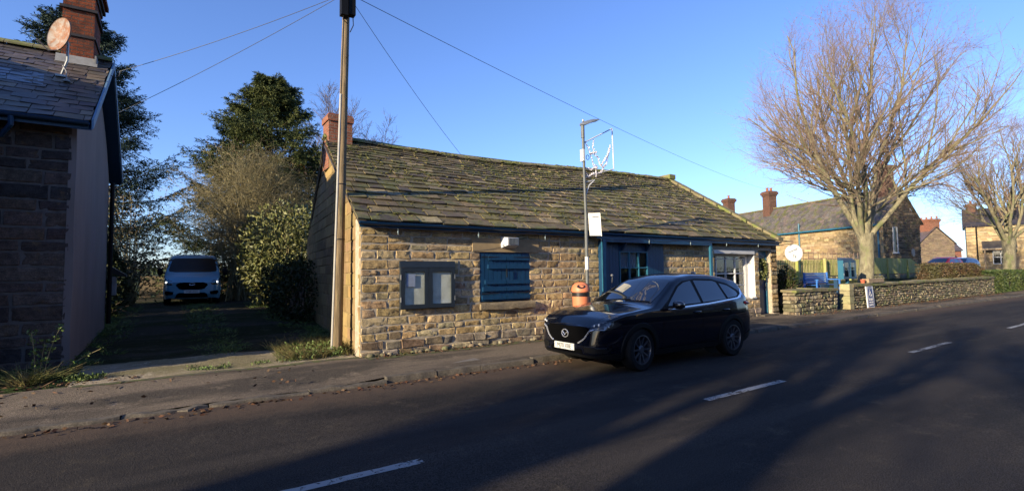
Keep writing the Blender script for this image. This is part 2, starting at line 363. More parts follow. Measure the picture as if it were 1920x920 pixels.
def slates(mb, E0, E1, R0, R1, rng, pal, c0=.42, c1=.2, w=(.3, .6), th=.022, lift=.035, edge=.012, gap=.005):
    "stone slates on the patch eaves E0-E1, ridge R0-R1; courses shrink from c0 to c1"
    E0, E1, R0, R1 = (np.array(q, float) for q in (E0, E1, R0, R1))
    n = np.cross(E1-E0, R0-E0); n /= np.linalg.norm(n)
    if n[2] < 0: n = -n
    S = np.linalg.norm(R0-E0); L = np.linalg.norm(E1-E0)
    pt = lambda a, b: (E0+(E1-E0)*a)*(1-b)+(R0+(R1-R0)*a)*b
    b = 0.; rows = []
    while b < 1: rows.append(b); b += (c0+(c1-c0)*b)/S
    rows.append(1.)
    for i in range(len(rows)-1):
        b0, b1 = rows[i], min(1., rows[i+1]+.4*(rows[i+1]-rows[i])); k = c0+(c1-c0)*b0
        x = -rng.uniform(0, .3)
        while x < L:
            ww = rng.uniform(*w)*(.75+.5*k/c0); xa, xb = max(0, x+gap), min(L, x+ww-gap); x += ww
            if xb-xa < .03: continue
            lf = lift*rng.uniform(.75, 1.35); j = rng.uniform(-edge, edge, 4)/S; tl = rng.uniform(-.006, .006)
            A, B, C, D = pt(xa/L, b0+j[0]), pt(xb/L, b0+j[1]), pt(xb/L, b1), pt(xa/L, b1)
            A, B, C, D = A+n*(lf+tl*2), B+n*(lf-tl*2), C+n*.006, D+n*.006
            mb.hexa(A-n*th, B-n*th, C-n*th, D-n*th, n*th, pick(rng, pal))
    return n
def pal(*c): return [tuple(x) for x in c]
BUFF = pal((.54, .37, .17), (.62, .45, .23), (.48, .36, .20), (.40, .28, .15), (.58, .43, .22), (.50, .33, .17), (.40, .33, .20), (.66, .50, .27), (.46, .31, .13), (.33, .23, .13), (.56, .39, .18))
DARK_STONE = pal((.10, .07, .06), (.075, .055, .05), (.13, .088, .068), (.06, .048, .048), (.14, .10, .08))  # dark stone tones of the left house
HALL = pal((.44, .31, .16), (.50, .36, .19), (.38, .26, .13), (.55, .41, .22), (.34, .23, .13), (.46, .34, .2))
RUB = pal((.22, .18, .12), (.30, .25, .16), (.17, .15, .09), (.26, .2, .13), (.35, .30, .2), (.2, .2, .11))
SLT = pal((.18, .135, .065), (.23, .17, .085), (.15, .115, .06), (.11, .085, .055), (.29, .225, .125), (.18, .155, .055), (.13, .105, .045))
WSL = pal((.11, .085, .07), (.14, .11, .085), (.085, .07, .068), (.20, .155, .11), (.12, .10, .09))
# ------------------------------------------------------------------ terrain, road, pavement
def sst(x, a, b): t = np.clip((x-a)/(b-a), 0, 1); return t*t*(3-2*t)
def gz(u, v):
    u = np.asarray(u, float); v = np.asarray(v, float)
    left = np.where(v > 9.85, .10+.036*np.clip(v-9.85, 0, 20)+.031*np.clip(v-29.85, 0, 90)+.012*np.clip(v-120, 0, 300), .045)
    right = .06+.5*sst(v, 9.9, 10.5)+.55*sst(v, 10.5, 13.5)+.25*sst(v, 13.5, 20)+.01*np.clip(v-20, 0, 200)
    w = sst(u, 13, 18.4)
    far = .2+.025*np.clip(v-9.8, 0, 40)
    right = right*(1-sst(u, 60, 90))+far*sst(u, 60, 90)
    z = left*(1-w)+right*w
    return np.where(v < 7.9, -.05, np.where(v < 9.86, -.02, z))
def sheet(name, us, vs, zf, mat, dz=0.):
    U, V = np.meshgrid(us, vs, indexing='ij'); Z = zf(U, V)+dz
    mb = MB(); mb.grid(np.stack([U, V, Z], -1)); return mb.build(name, mat, smooth=60)
def ground_mat():
    m, t, b = nodes_of('rough_grass_ground'); co = coords(t)
    base = mixc(t, mrange(t, noise(t, co, .9, 5), .42, .6, 0, 1, True), (.03, .048, .013), (.045, .038, .022))
    base = mixc(t, mrange(t, noise(t, co, .05, 3), .5, .56, 0, 1, True), base, (.085, .10, .022))
    base = mixc(t, 1., base, nd_comb(t, mrange(t, noise(t, co, 30, 3), .3, .7, .6, 1.4)), 'MULTIPLY')
    t.links.new(base, b.inputs['Base Color']); b.inputs['Roughness'].default_value = .95; b.inputs['Specular IOR Level'].default_value = .1
    bn = nd(t, 'ShaderNodeBump'); bn.inputs['Distance'].default_value = .06; t.links.new(noise(t, co, 14, 6), bn.inputs['Height']); t.links.new(bn.outputs[0], b.inputs['Normal'])
    return m
MT['ground'] = ground_mat()
def asphalt_mat(name, base, patch, warm, rough=.9, aggr=.6, bump=.01):
    m, t, b = nodes_of(name); co = coords(t)
    n1 = noise(t, coords(t, (.25, 1, 1)), .9, 5, .6)
    c = mixc(t, mrange(t, n1, .42, .6, 0, 1, True), base, patch)
    if name.startswith('road'):
        n2 = noise(t, coords(t, (.05, .8, 1)), 1.1, 4, .6); c = mixc(t, mrange(t, n2, .5, .62, 0, .75, True), c, (.042, .036, .032))
    c = mixc(t, mrange(t, noise(t, co, 2.2, 6, .7), .54, .7, 0, .8, True), c, warm)
    sp = mrange(t, noise(t, co, 95, 2, .6), .38, .66, 1-aggr, 1+aggr*1.3)
    c = mixc(t, 1., c, nd_comb(t, sp), 'MULTIPLY')
    if name.startswith('road'):
        s = nd(t, 'ShaderNodeSeparateXYZ'); t.links.new(co, s.inputs[0])
        e = mrange(t, math_(t, 'ADD', s.outputs[1], math_(t, 'MULTIPLY', noise(t, co, 1.6, 5, .7), 1.3)), 7.1, 8.2, 0, .9, True)
        c = mixc(t, e, c, (.085, .060, .044))  # kerbside grime, its colour lightened for the sunlit streak there
    t.links.new(c, b.inputs['Base Color']); b.inputs['Roughness'].default_value = rough; b.inputs['Specular IOR Level'].default_value = .11 if name.startswith('road') else .04
    bn = nd(t, 'ShaderNodeBump'); bn.inputs['Distance'].default_value = bump; bn.inputs['Strength'].default_value = .8
    t.links.new(math_(t, 'ADD', noise(t, co, 75, 3, .7), math_(t, 'MULTIPLY', noise(t, co, 9, 4), 1.0)), bn.inputs['Height']); t.links.new(bn.outputs[0], b.inputs['Normal'])
    return m
MT['road'] = asphalt_mat('road_asphalt', (.033, .0285, .026), (.020, .0185, .0185), (.052, .043, .034))
MT['pave'] = asphalt_mat('pavement_asphalt', (.155, .125, .095), (.07, .06, .05), (.20, .16, .12))  # darker stretched blotches stand for dappled shade
MT['gravel'] = asphalt_mat('gravel_and_grit', (.30, .25, .18), (.17, .15, .09), (.38, .33, .25), .95, .6, .02)
MT['moss_strip'] = M('moss_and_grit', (.10, .115, .03), .95, .4, 14, .015, 40, col2=(.12, .10, .075), c2=(6, .46, .56))
MT['kerb'] = M('gritstone_kerb', (.13, .108, .083), .9, .35, 7, .02, 22, col2=(.08, .07, .055), c2=(3, .5, .65), speck=(60, .3))
def paint_mat():
    m, t, b = nodes_of('worn_road_paint'); co = coords(t)
    b.inputs['Base Color'].default_value = (.24, .24, .235, 1); b.inputs['Roughness'].default_value = .7
    tr = nd(t, 'ShaderNodeBsdfTransparent'); mx = nd(t, 'ShaderNodeMixShader')
    f = mrange(t, math_(t, 'ADD', noise(t, co, 22, 5, .75), math_(t, 'MULTIPLY', noise(t, co, 1.1, 2), .5)), .80, .86, 1, 0)
    t.links.new(f, mx.inputs[0]); t.links.new(tr.outputs[0], mx.inputs[1]); t.links.new(b.outputs[0], mx.inputs[2]); t.links.new(mx.outputs[0], t.nodes['Material Output'].inputs[0])
    return m
MT['roadpaint'] = paint_mat()
us = np.unique(np.concatenate([np.linspace(-600, -40, 15), np.arange(-40, 70, 1.), np.linspace(70, 900, 25), [18.4, 13]]))
vs = np.unique(np.concatenate([np.linspace(-500, -20, 8), [-10, 0, 5, 7.85, 7.9, 8.5, 9.39, 9.4, 9.84, 9.86], np.arange(9.5, 21, .35), np.arange(21, 50, 1.), np.linspace(50, 130, 20), np.linspace(140, 900, 14)]))
struct(sheet('ground', us, vs, gz, 'ground'))
def rz(u, v): return .0+.012*np.cos((v-4.1)/3.6*1.4)-.004*np.sin(u*.9)*np.sin(v*1.3)
struct(sheet('road', np.concatenate([np.linspace(-90, -12, 14), np.arange(-10, 50, .5), np.linspace(52, 300, 40)]), np.linspace(.35, 7.8, 24), rz, 'road'))
def ktop(u): return .035+.055*sst(u, 1.6, 3.4)+.008*np.sin(u*2.3)
def pz(u, v): return ktop(u)*(1-sst(v, 7.9, 9.6))+.115*sst(v, 7.9, 9.6)+.004*np.sin(u*3.1)*np.sin(v*4.)
pv = sheet('pavement', np.concatenate([np.linspace(-60, -8, 14), np.arange(-7.5, 60, .3)]), np.linspace(7.86, 9.88, 12), pz, 'pave'); struct(pv)
mbn = MB(); mbn.box(-90, 300, -2.2, .2, -.05, .1); struct(mbn.build('near_pavement', 'pave'))
rng = np.random.default_rng(3)
mb = MB(); u = -14.
while u < 62:
    L = rng.uniform(.75, 1.25); h = float(ktop(u+L/2))+rng.uniform(-.006, .008); a = rng.uniform(-.015, .015); low = u < 2.2
    k = 9; xs = np.linspace(u+.008, u+L-.008, k)
    f = 7.735+a+rng.normal(0, .022 if low else .007, k); tz = h+rng.normal(0, .010 if low else .003, k)
    prof = [np.stack([xs, f, np.full(k, -.06)], 1), np.stack([xs, f+.004, tz-.022], 1), np.stack([xs, f+.02, tz], 1), np.stack([xs, np.full(k, 7.875), tz], 1), np.stack([xs, np.full(k, 7.875), np.full(k, -.06)], 1)]
    G = np.array(prof); n0 = mb.n; mb.grid(G, flip=False); mb.f += [tuple(n0+i*k for i in range(5)), tuple(n0+i*k+k-1 for i in range(5))[::-1]]; mb.c += [(1, 1, 1)]*2; mb.m += [0]*2
    u += L
struct(mb.build('kerb', 'kerb', smooth=40))
for i, (a, b, v) in enumerate([(-.3, 1.92, 4.33), (5.86, 7.79, 4.14), (12.46, 14.78, 4.0), (19.5, 21.6, 3.95), (26.2, 28.2, 3.9), (33, 35, 3.9), (39.6, 41.6, 3.9), (46.5, 48.5, 3.9), (-7, -5, 4.33)]):
    xs = np.linspace(a, b, 24); mb = MB(); e = rng.normal(0, .004, (2, 24))
    G = np.stack([np.stack([xs, v+s*.055+e[k], rz(xs, v+0*xs)+.005], 1) for k, s in enumerate((-1, 1))])
    mb.grid(G, flip=True); struct(mb.build('lane_marking', 'roadpaint'))
# mossy joint along the back of the pavement, gravel mouth of the drive and the tracks
def strip(name, u0, u1, v0, v1, mat, dz, step=.25, amp=.03, zf=None, stf=False):
    xs = np.arange(u0, u1, step); k = len(xs); r = np.random.default_rng(int(abs(u0)*10+v0*7))
    a = v0+r.normal(0, amp, k); b = v1+r.normal(0, amp, k)
    T = np.linspace(0, 1, 5)[:, None]; V = a*(1-T)+b*T; U = np.repeat(xs[None], 5, 0)
    z = (zf or (lambda u, v: np.maximum(pz(u, np.minimum(v, 9.88)), gz(u, v))))(U, V)+dz
    m = MB(); m.grid(np.stack([U, V, z], -1), flip=True); o = m.build(name, mat); return o
struct(strip('moss_joint', -1.2, 3.2, 9.74, 9.93, 'moss_strip', .006, .15, .02))
struct(strip('moss_joint', 3.1, 9.2, 9.42, 9.86, 'moss_strip', .007, .15, .05))
struct(strip('moss_joint', 19, 44, 9.1, 9.4, 'moss_strip', .007, .3, .08))
dus = np.linspace(-1.25, 3.0, 22); dvs = np.concatenate([np.arange(9.86, 14, .25), np.arange(14, 31, .8)])
def dz_(u, v): return gz(u, v)+.012+.03*np.exp(-((u-.85)/.4)**2)*sst(v, 10.5, 12)+.012*np.sin(u*5)*np.sin(v*2.1)
struct(sheet('drive_mouth', dus, dvs[dvs < 11.7], dz_, 'gravel')); MT['shaded_dirt'] = asphalt_mat('shaded_drive_dirt', (.055, .048, .036), (.028, .032, .014), (.09, .08, .062), .95, .7, .03)  # pale gravel where sun falls; darker shade-coloured copy for the drive beyond
struct(sheet('driveway', dus, np.concatenate([[11.55], dvs[dvs > 11.6]]), dz_, 'shaded_dirt'))
mb = MB(); mb.box(3.95, 4.85, 8.28, 8.82, .06, .093); struct(mb.build('access_cover', M('concrete_cover', (.22, .2, .18), .9, .3, 9, .01, 40)))
# ------------------------------------------------------------------ the stone shop
rng = np.random.default_rng(11)
shop = thing('stone_shop', 'long low sandstone shop with mossy stone slate roof and blue woodwork', 'shop', (10.7, 12, .1))
UF, VF = 3.05, 9.8
ops = [(2.7, 4.09, 1.05, 2.2), (2.5, 4.35, 2.2, 2.52), (6.4, 8.95, .05, 2.5), (11.5, 13.82, .75, 2.36), (14.1, 14.88, .05, 2.42), (11.4, 14.95, 2.36, 2.5)]
ops2 = [(2.7, 4.09, 1.05, 2.2), (6.4, 8.95, .05, 2.5), (11.5, 13.82, .75, 2.36), (14.1, 14.88, .05, 2.42)]
mb = MB(); slab_with_holes(mb, (UF, VF, 0), (1, 0, 0), (0, -1, 0), 15.3, 0, 2.83, .35, ops2); mb.build('wall_core', 'mortar', shop)
mb = MB()
stone_wall(mb, (UF, VF, 0), (1, 0, 0), (0, -1, 0), 15.3, .03, .4, rng, pal((.34, .26, .16), (.28, .23, .16), (.4, .31, .2), (.3, .2, .12), (.36, .3, .22)), ch=(.13, .2), cl=(.2, .48), relief=.035, openings=ops, lump=.012, jit=.025, g=.010)
stone_wall(mb, (UF, VF, 0), (1, 0, 0), (0, -1, 0), 15.3, .4, 2.78, rng, BUFF, ch=(.145, .185), cl=(.22, .46), relief=.011, openings=ops, only=(1.05, 2.2, 2.5), quoin=.42, lump=.006, res=.055, g=.007, jit=.02)
mb.build('front_wall', 'stone', shop)
gd = np.array([.8, 8.5, 0]); GL = np.linalg.norm(gd); gd = gd/GL; gn = np.array([-gd[1], gd[0], 0])
gtop = lambda x: np.where(x < 4.3, 2.83+.62*x, 2.83+.62*4.3-.6*(x-4.3))
GP = pal((.33, .22, .085), (.30, .20, .08), (.36, .25, .10), (.31, .20, .10), (.27, .18, .075))
mb = MB(); mc = MB()
for a, b in ((0, .47), (.53, GL)):
    stone_wall(mb, np.array([UF, VF, 0])+gd*a, gd, gn, b-a, .05, lambda x, a=a: gtop(x+a)-.01, rng, GP, ch=(.22, .32), cl=(.4, .8), relief=.012, g=.003, lump=.004, jit=.004, res=.15)
    q = [(a, 0), (b, 0), (b, gtop(b)), (4.3, gtop(4.3)), (a, gtop(a))] if b > 4.3 else [(a+.06, 0), (b, 0), (b, gtop(b)), (a+.06, gtop(a))]
    mc.prism([np.array([UF, VF, 0])+gd*x+np.array([0, 0, z])-gn*.002 for x, z in q], -gn*.35)
mb.build('gable_wall', M('gable_sandstone', None, .92, .2, 5, .008, 22, col2=(.36, .24, .11), c2=(1.5, .5, .66)), shop); mc.build('gable_core', M('gable_pointing', (.30, .215, .10), .95, .2, 8, .005, 30), shop)
mb = MB(); mb.prism([(18.35, 9.8, 0), (18.35, 18.4, 0), (18.35, 18.4, 2.8), (18.35, 14.4, 5.6), (18.35, 9.8, 2.9)], (-.35, 0, 0)); mb.box(3.9, 18.0, 18.0, 18.35, 0, 2.9); mb.build('rear_walls', 'mortar', shop)
# roof
E0, E1, R0, R1 = np.array([2.93, 9.61, 2.78]), np.array([18.3, 9.61, 2.76]), np.array([3.36, 14.1, 5.5]), np.array([18.2, 14.45, 5.78])
def slates_sag(mb, E0, E1, R0, R1, rng, pl, sag, c0=.42, c1=.2, w=(.3, .6), th=.022, lift=.035, edge=.012):
    tmp = MB(); n = slates(tmp, E0, E1, R0, R1, rng, pl, c0, c1, w, th, lift, edge, .011)
    V = np.vstack(tmp.v); V[:, 2] += sag(V[:, 0], V[:, 1]); mb.add(V, tmp.f, np.array(tmp.c)); return n
sagf = lambda u, v: -(.13*np.exp(-((u-9)/3.2)**2)*sst(v, 10.5, 14.2)+.03*np.exp(-((u-6)/2.5)**2))
mb = MB(); rn = slates_sag(mb, E0, E1, R0, R1, rng, SLT, sagf, .36, .17, (.26, .54), .028, .045, .02)
mb.build('roof_slates', 'slate', shop)
mb = MB(); mb.hexa(E0+[.05, .08, -.03], E1+[-.05, .08, -.03], R1+[0, 0, -.2], R0+[0, 0, -.2], (0, 0, -.06)); mb.hexa(R0+[0, 0, -.2], R1+[0, 0, -.2], (18.3, 18.7, 2.7), (3.9, 18.7, 2.7), (0, 0, -.06)); mb.build('roof_boards', 'slate_dark', shop)
mb = MB(); slates(mb, (3.9, 18.75, 2.7), (18.3, 18.75, 2.7), R0+[0, .02, 0], R1+[0, .02, 0], rng, SLT, .5, .3, (.6, 1.1)); mb.build('rear_slates', 'slate', shop)
mb = MB(); u = 3.35
while u < 18.1:
    L = min(rng.uniform(.4, .6), 18.15-u); t = (u-3.36)/14.8; t2 = (u+L-3.36)/14.8; q = R0*(1-t)+R1*t; q2 = R0*(1-t2)+R1*t2
    q = q+[0, 0, sagf(q[0], 14.2)]; q2 = q2+[0, 0, sagf(q2[0], 14.2)]; d = rng.uniform(-.012, .012)
    for s in (-1, 1): mb.hexa(q+[0, 0, .075+d], q2+[-.015, 0, .075+d], q2+[-.015, s*.2, -.035+d], q+[0, s*.2, -.035+d], (0, 0, .04), pick(rng, pal((.12, .11, .06), (.10, .09, .06))))
    u += L
mb.build('ridge_stones', 'coping', shop)
def blobs(mb, P, r, rng, flat=.5, n=6):
    for p, q in zip(P, r):
        a = np.linspace(0, 2*np.pi, n, endpoint=False)+rng.uniform(0, 1)
        rr = q*rng.uniform(.7, 1.3, n); r2 = rr*.62
        V = [(p[0]+rr[i]*np.cos(a[i]), p[1]+rr[i]*np.sin(a[i]), p[2]) for i in range(n)]+[(p[0]+r2[i]*np.cos(a[i]), p[1]+r2[i]*np.sin(a[i]), p[2]+q*flat*rng.uniform(.6, 1.1)) for i in range(n)]+[(p[0], p[1], p[2]+q*flat*1.15)]
        mb.add(V, [(i, (i+1) % n, n+(i+1) % n, n+i) for i in range(n)]+[(n+i, n+(i+1) % n, 2*n) for i in range(n)])
mb = MB(); N = 1500; t = rng.uniform(0, 1, N); P = R0*(1-t)[:, None]+R1*t[:, None]; P[:, 1] += rng.normal(0, .1, N); P[:, 2] += sagf(P[:, 0], 14.2)+.09-np.abs(P[:, 1]-14.1-.35*t)*.55
keep = (np.sin(P[:, 0]*2.1)+np.sin(P[:, 0]*5.3+1)+rng.normal(0, .8, N) > -.5); P = P[keep]; blobs(mb, P, rng.uniform(.025, .07, len(P)), rng)
# tufts scattered over the slates, thickest near the ridge and in clusters
N = 3800; cl = rng.uniform(0, 1, (110, 2)); k = rng.integers(0, 110, N); a = np.clip(cl[k, 0]+rng.normal(0, .03, N), 0, 1); b = np.clip((cl[k, 1]**.6)+rng.normal(0, .09, N), .02, .98)
P = ((E0*(1-a[:, None])+E1*a[:, None])*(1-b[:, None])+(R0*(1-a[:, None])+R1*a[:, None])*b[:, None]); P[:, 2] += sagf(P[:, 0], P[:, 1])+.035
blobs(mb, P, rng.uniform(.012, .045, N), rng, .45); stuff(mb.build('moss', M('roof_moss', (.16, .16, .035), .95, .4, 9, .01, 50, col2=(.07, .06, .03), c2=(3, .52, .62)), shop, smooth=60))
# verge coping on the right
mb = MB(); k = 8
for i in range(k):
    t0, t1 = i/k, (i+1)/k-.012; p = E1*(1-t0)+R1*t0; q = E1*(1-t1)+R1*t1; o = rng.uniform(-.008, .008)
    mb.hexa(p+[-.12, 0, .03+o], p+[.22, 0, .03+o], q+[.22, 0, .03+o], q+[-.12, 0, .03+o], (0, 0, .11), pick(rng, pal((.28, .24, .13), (.22, .19, .11))))
mb.hexa(R1+[-.14, -.25, .02], R1+[.24, -.25, .02], R1+[.24, .3, .02], R1+[-.14, .3, .02], (0, 0, .2)); mb.build('verge_coping', 'coping', shop)
# gutter and eaves board
mb = MB(); pr = [(math.cos(a)*.05, math.sin(a)*.05) for a in np.linspace(math.pi, 2*math.pi, 7)]
G = np.array([[(u, 9.575+y, 2.73+z) for y, z in pr] for u in (2.95, 6, 9, 12, 15, 18.25)]); mb.grid(G); mb.grid(G+[0, 0, .004], flip=True); mb.box(2.98, 18.2, 9.63, 9.66, 2.64, 2.76); mb.build('gutter', 'blue', shop)
# chimney
ch = thing('x', 'x', 'x', (0, 0, 0)); bpy.data.objects.remove(ch)
def chimney(parent, u0, u1, v0, v1, z0, z1, mat, cap=.25, out=.04, pots=0, capmat=None, steps=None, capm2=None):
    m = MB(); m.box(u0, u1, v0, v1, z0, z1-cap); m.box(u0-out, u1+out, v0-out, v1+out, z1-cap, z1-.02); m.box(u0-out*.3, u1+out*.3, v0-out*.3, v1+out*.3, z1-.02, z1+.03)
    c = m.build('chimney', mat, parent)
    if steps:
        for za, zb, o in steps:
            s = MB(); s.box(u0-o, u1+o, v0-o, v1+o, za, zb); s.build('corbel', capm2 or mat, c)
    for i in range(pots):
        t = (i+.5)/pots; s = MB(); s.lathe([(.0, 0), (.11, 0), (.1, .05), (.085, .3), (.11, .32), (.11, .36), (.07, .36), (.06, .1)], (u0+(u1-u0)*t if u1-u0 > v1-v0 else (u0+u1)/2, v0+(v1-v0)*t if v1-v0 >= u1-u0 else (v0+v1)/2, z1+.02), n=12); s.build('chimney_pot', 'clay', c)
    return c
chimney(shop, 3.40, 4.03, 13.75, 14.35, 4.6, 6.06, 'brick', .17, .035)
# shutter opening
mb = MB(); mb.box(5.55, 7.4, 9.765, 9.9, 2.205, 2.515); mb.build('lintel', 'lintel', shop)
mb = MB(); G = []
xs = np.linspace(5.72, 7.22, 12); r0 = rng.normal(0, .008, 12)
G = np.stack([np.stack([xs, np.full(12, 9.69)+r0, np.full(12, .9)+rng.normal(0, .01, 12)], 1), np.stack([xs, np.full(12, 9.67)+r0, np.full(12, 1.0)], 1), np.stack([xs, np.full(12, 9.69)+r0, np.full(12, 1.045)+rng.normal(0, .006, 12)], 1), np.stack([xs, np.full(12, 10.0), np.full(12, 1.075)], 1)])
mb.grid(G, flip=False); n0 = mb.n; mb.box(5.73, 7.21, 9.72, 10.0, .9, 1.03); mb.build('window_sill', 'sill', shop)
sh = MB()
for i in range(12): x = 5.765+i*.1142; sh.box(x, x+.106, 9.80+.003*(i%2), 9.83, 1.08, 2.19)
shu = sh.build('shutter', 'blue', shop)
for z, a, b in ((1.12, .0, .0), (1.31, .02, .0), (1.47, .08, .0), (1.82, .16, .0), (2.02, .18, .0)):
    for x0, x1 in ((5.79+a, 6.44), (6.455, 7.11)): mb = MB(); mb.box(x0, x1, 9.755, 9.80, z, z+.095); mb.build('batten', 'blue', shu)
for z in (1.24, 2.07):
    for s in (0, 1):
        x0 = 5.77 if s == 0 else 7.12; x1 = 6.25 if s == 0 else 6.65
        mb = MB(); mb.hexa((x0, 9.747, z), (x0, 9.747, z+.035), (x1, 9.747, z+.024), (x1, 9.747, z+.012), (0, .006, 0)); mb.build('strap_hinge', 'iron', shu)
mb = MB(); mb.box(6.43, 6.455, 9.73, 9.75, 1.62, 1.82); mb.build('latch', 'iron', shu)
mb = MB(); mb.box(5.75, 7.14, 9.97, 10.12, 1.05, 2.2); mb.build('window_recess', 'dark_glass', shop)
# floodlight
fl = thing('floodlight', 'white boxy bulkhead floodlight on the stone lintel above the blue shutter', 'light', (6.45, 9.78, 2.42))
mb = MB(); a = [(6.3, 9.765, 2.30), (6.7, 9.765, 2.30), (6.7, 9.765, 2.56), (6.3, 9.765, 2.56)]; b = [(6.35, 9.54, 2.36), (6.65, 9.54, 2.36), (6.65, 9.54, 2.53), (6.35, 9.54, 2.53)]
mb.add(a+b, [(4, 5, 1, 0), (5, 6, 2, 1), (6, 7, 3, 2), (7, 4, 0, 3), (4, 7, 6, 5)]); mb.build('housing', 'white', fl)
mb = MB(); mb.box(6.365, 6.635, 9.525, 9.54, 2.375, 2.515); mb.build('lens', M('ribbed_lens', (.16, .18, .20), .15, .5, 30, .01, 30, stretch=(1.5, 1, .1)), fl)
# blue shopfront
mb = MB(); x = 9.45
while x < 12.0:
    if not (10.18 < x+.06 < 11.36): mb.box(x, x+.112, 9.77, 9.80, .1, 2.5)
    else: mb.box(x, x+.112, 9.77, 9.80, 2.29, 2.5); mb.box(x, x+.112, 9.77, 9.80, .1, .95)
    x += .117
bw = mb.build('boarded_front', 'blue', shop)
mb = MB(); mb.box(9.45, 12.0, 9.80, 9.83, 2.29, 2.5); mb.box(9.45, 10.2, 9.80, 9.83, .1, 2.3); mb.box(11.34, 12.0, 9.80, 9.83, .1, 2.3); mb.box(9.45, 12, 9.8, 9.83, .1, .96); mb.build('boarding_back', 'blue', shop)
wi = thing('x', 'x', 'x'); bpy.data.objects.remove(wi)
mb = MB()
for x in (10.2, 10.58, 10.96, 11.32): mb.box(x-.018, x+.018, 9.765, 9.81, .96, 2.29)
for z in (.98, 1.4, 1.83, 2.27): mb.box(10.2, 11.34, 9.768, 9.812, z-.015, z+.015)
wf = mb.build('window', 'blue_light', shop)
mb = MB(); mb.box(10.2, 11.34, 9.815, 9.819, .96, 2.29); mb.build('pane', 'glass', wf)
mb = MB(); xs = np.linspace(10.22, 11.0, 60); 
G = np.array([[(x, 9.90+.015*math.sin(x*55), z) for x in xs] for z in (1.85, 2.27)]); mb.grid(G); mb.grid(G+[0, .004, 0], flip=True); mb.build('curtain', M('pale_blue_curtain', (.22, .27, .38), .9, .1, 5), wf)
mb = MB(); mb.box(10.1, 11.45, 10.6, 10.62, .8, 2.4); mb.build('dark_interior', M('shop_interior', (.06, .05, .045), .9, .5, 3), wf)
mb = MB(); mb.box(9.40, 9.46, 9.53, 9.78, .1, 2.56); mb.build('side_panel', 'blue', shop)
mb = MB(); mb.box(9.30, 9.40, 9.50, 9.56, .1, 2.58); mb.build('frame_post', 'blue_light', shop)
mb = MB(); mb.box(13.93, 14.03, 9.50, 9.56, .1, 2.5); mb.build('frame_post', 'blue_light', shop)
mb = MB(); mb.box(9.30, 14.03, 9.505, 9.57, 2.51, 2.6); mb.box(9.46, 14.0, 9.57, 9.79, 2.56, 2.6); mb.build('frame_beam', 'blue', shop)
mb = MB(); mb.box(9.2, 18.2, 9.60, 9.63, 2.6, 2.74); mb.build('fascia_board', 'blue', shop)
for x in (10.25, 11.25):
    mb = MB(); mb.prism([(x, 9.765, 2.5), (x, 9.765, 2.3), (x, 9.72, 2.3), (x, 9.58, 2.5)], (.06, 0, 0)); mb.build('bracket', 'blue', shop)
mb = MB(); mb.tube([(9.52, 9.40, 1.62), (9.60, 9.5, 1.45), (9.66, 9.6, 1.3), (9.58, 9.45, 1.05)], .009, 6)
for z in (1.63, 1.08): mb.lathe([(0, -.03), (.03, -.02), (.035, 0), (.03, .02), (0, .03)], (9.49, 9.385, z), 'y', 10)
mb.build('latch_chain', 'frame_grey', shop)
# white shop window
mb = MB(); y0, y1 = 10.06, 10.12
for x in (14.55, 15.03, 15.58, 16.13, 16.68): mb.box(x-.02, x+.02, y0, y1, .8, 2.3)
for z in (.8, 1.22, 1.62, 2.12): mb.box(14.55, 16.7, y0+.003, y1-.003, z-.018, z+.018)
mb.box(14.55, 16.86, y0-.03, y1-.01, 2.2, 2.36); mb.box(16.70, 16.86, y0-.02, y1-.01, .76, 2.2); mb.box(14.5, 16.87, y0-.08, y1, .72, .79)
wf = mb.build('window', 'white_paint', shop)
mb = MB(); mb.box(16.868, 16.878, 9.79, 10.08, .75, 2.36); mb.box(16.6, 16.885, 9.755, 9.81, .75, .80); mb.build('painted_reveal', 'white_paint', shop)
mb = MB(); mb.box(14.5, 16.86, 9.765, 9.83, 2.28, 2.4); mb.build('window_head', 'white_paint', shop)
mb = MB(); mb.box(14.57, 16.68, 10.088, 10.092, .8, 2.2); mb.build('pane', 'glass', wf)
mb = MB(); mb.box(14.5, 17.0, 10.95, 11, .5, 2.5); mb.box(14.5, 17.0, 10.15, 10.95, .7, .74)
rr = np.random.default_rng(5)
for i in range(16):
    x = 14.7+rr.uniform(0, 1.9); w = rr.uniform(.04, .12); h = rr.uniform(.1, .4); z = rr.choice([.75, 1.25, 1.65]); y = rr.uniform(10.25, 10.5); mb.box(x, x+w, y, y+w, z, z+h, pick(rr, pal((.3, .25, .15), (.35, .35, .33), (.25, .12, .06), (.1, .15, .08))))
for z in (1.23, 1.63): mb.box(14.6, 16.8, 10.2, 10.55, z, z+.02, (.3, .3, .28))
mb.build('window_display', M('display_goods', None, .7, .2, 8), wf)
# door
mb = MB(); 
for i in range(6): mb.box(17.2+i*.108, 17.2+i*.108+.104, 9.99, 10.03, .16, 2.1)
mb.box(17.18, 17.87, 10.03, 10.05, .14, 2.12)
dr = mb.build('door', 'blue', shop)
mb = MB(); mb.box(17.84, 17.92, 9.93, 10.04, .12, 2.2); mb.box(17.15, 17.2, 9.95, 10.04, .12, 2.2); mb.box(17.15, 17.92, 9.96, 10.04, 2.1, 2.42); mb.build('door_frame', 'blue_light', dr)
mb = MB(); mb.box(17.38, 17.62, 9.98, 9.99, 1.18, 1.24); mb.build('letter_box', 'iron', dr); mb = MB(); mb.tube([(17.78, 9.93, 1.0), (17.78, 9.93, 1.25)], .012); mb.build('handle', 'iron', dr)
mb = MB(); mb.box(17.1, 18.0, 9.62, 9.98, .1, .16); mb.build('doorstep', 'kerb', shop)
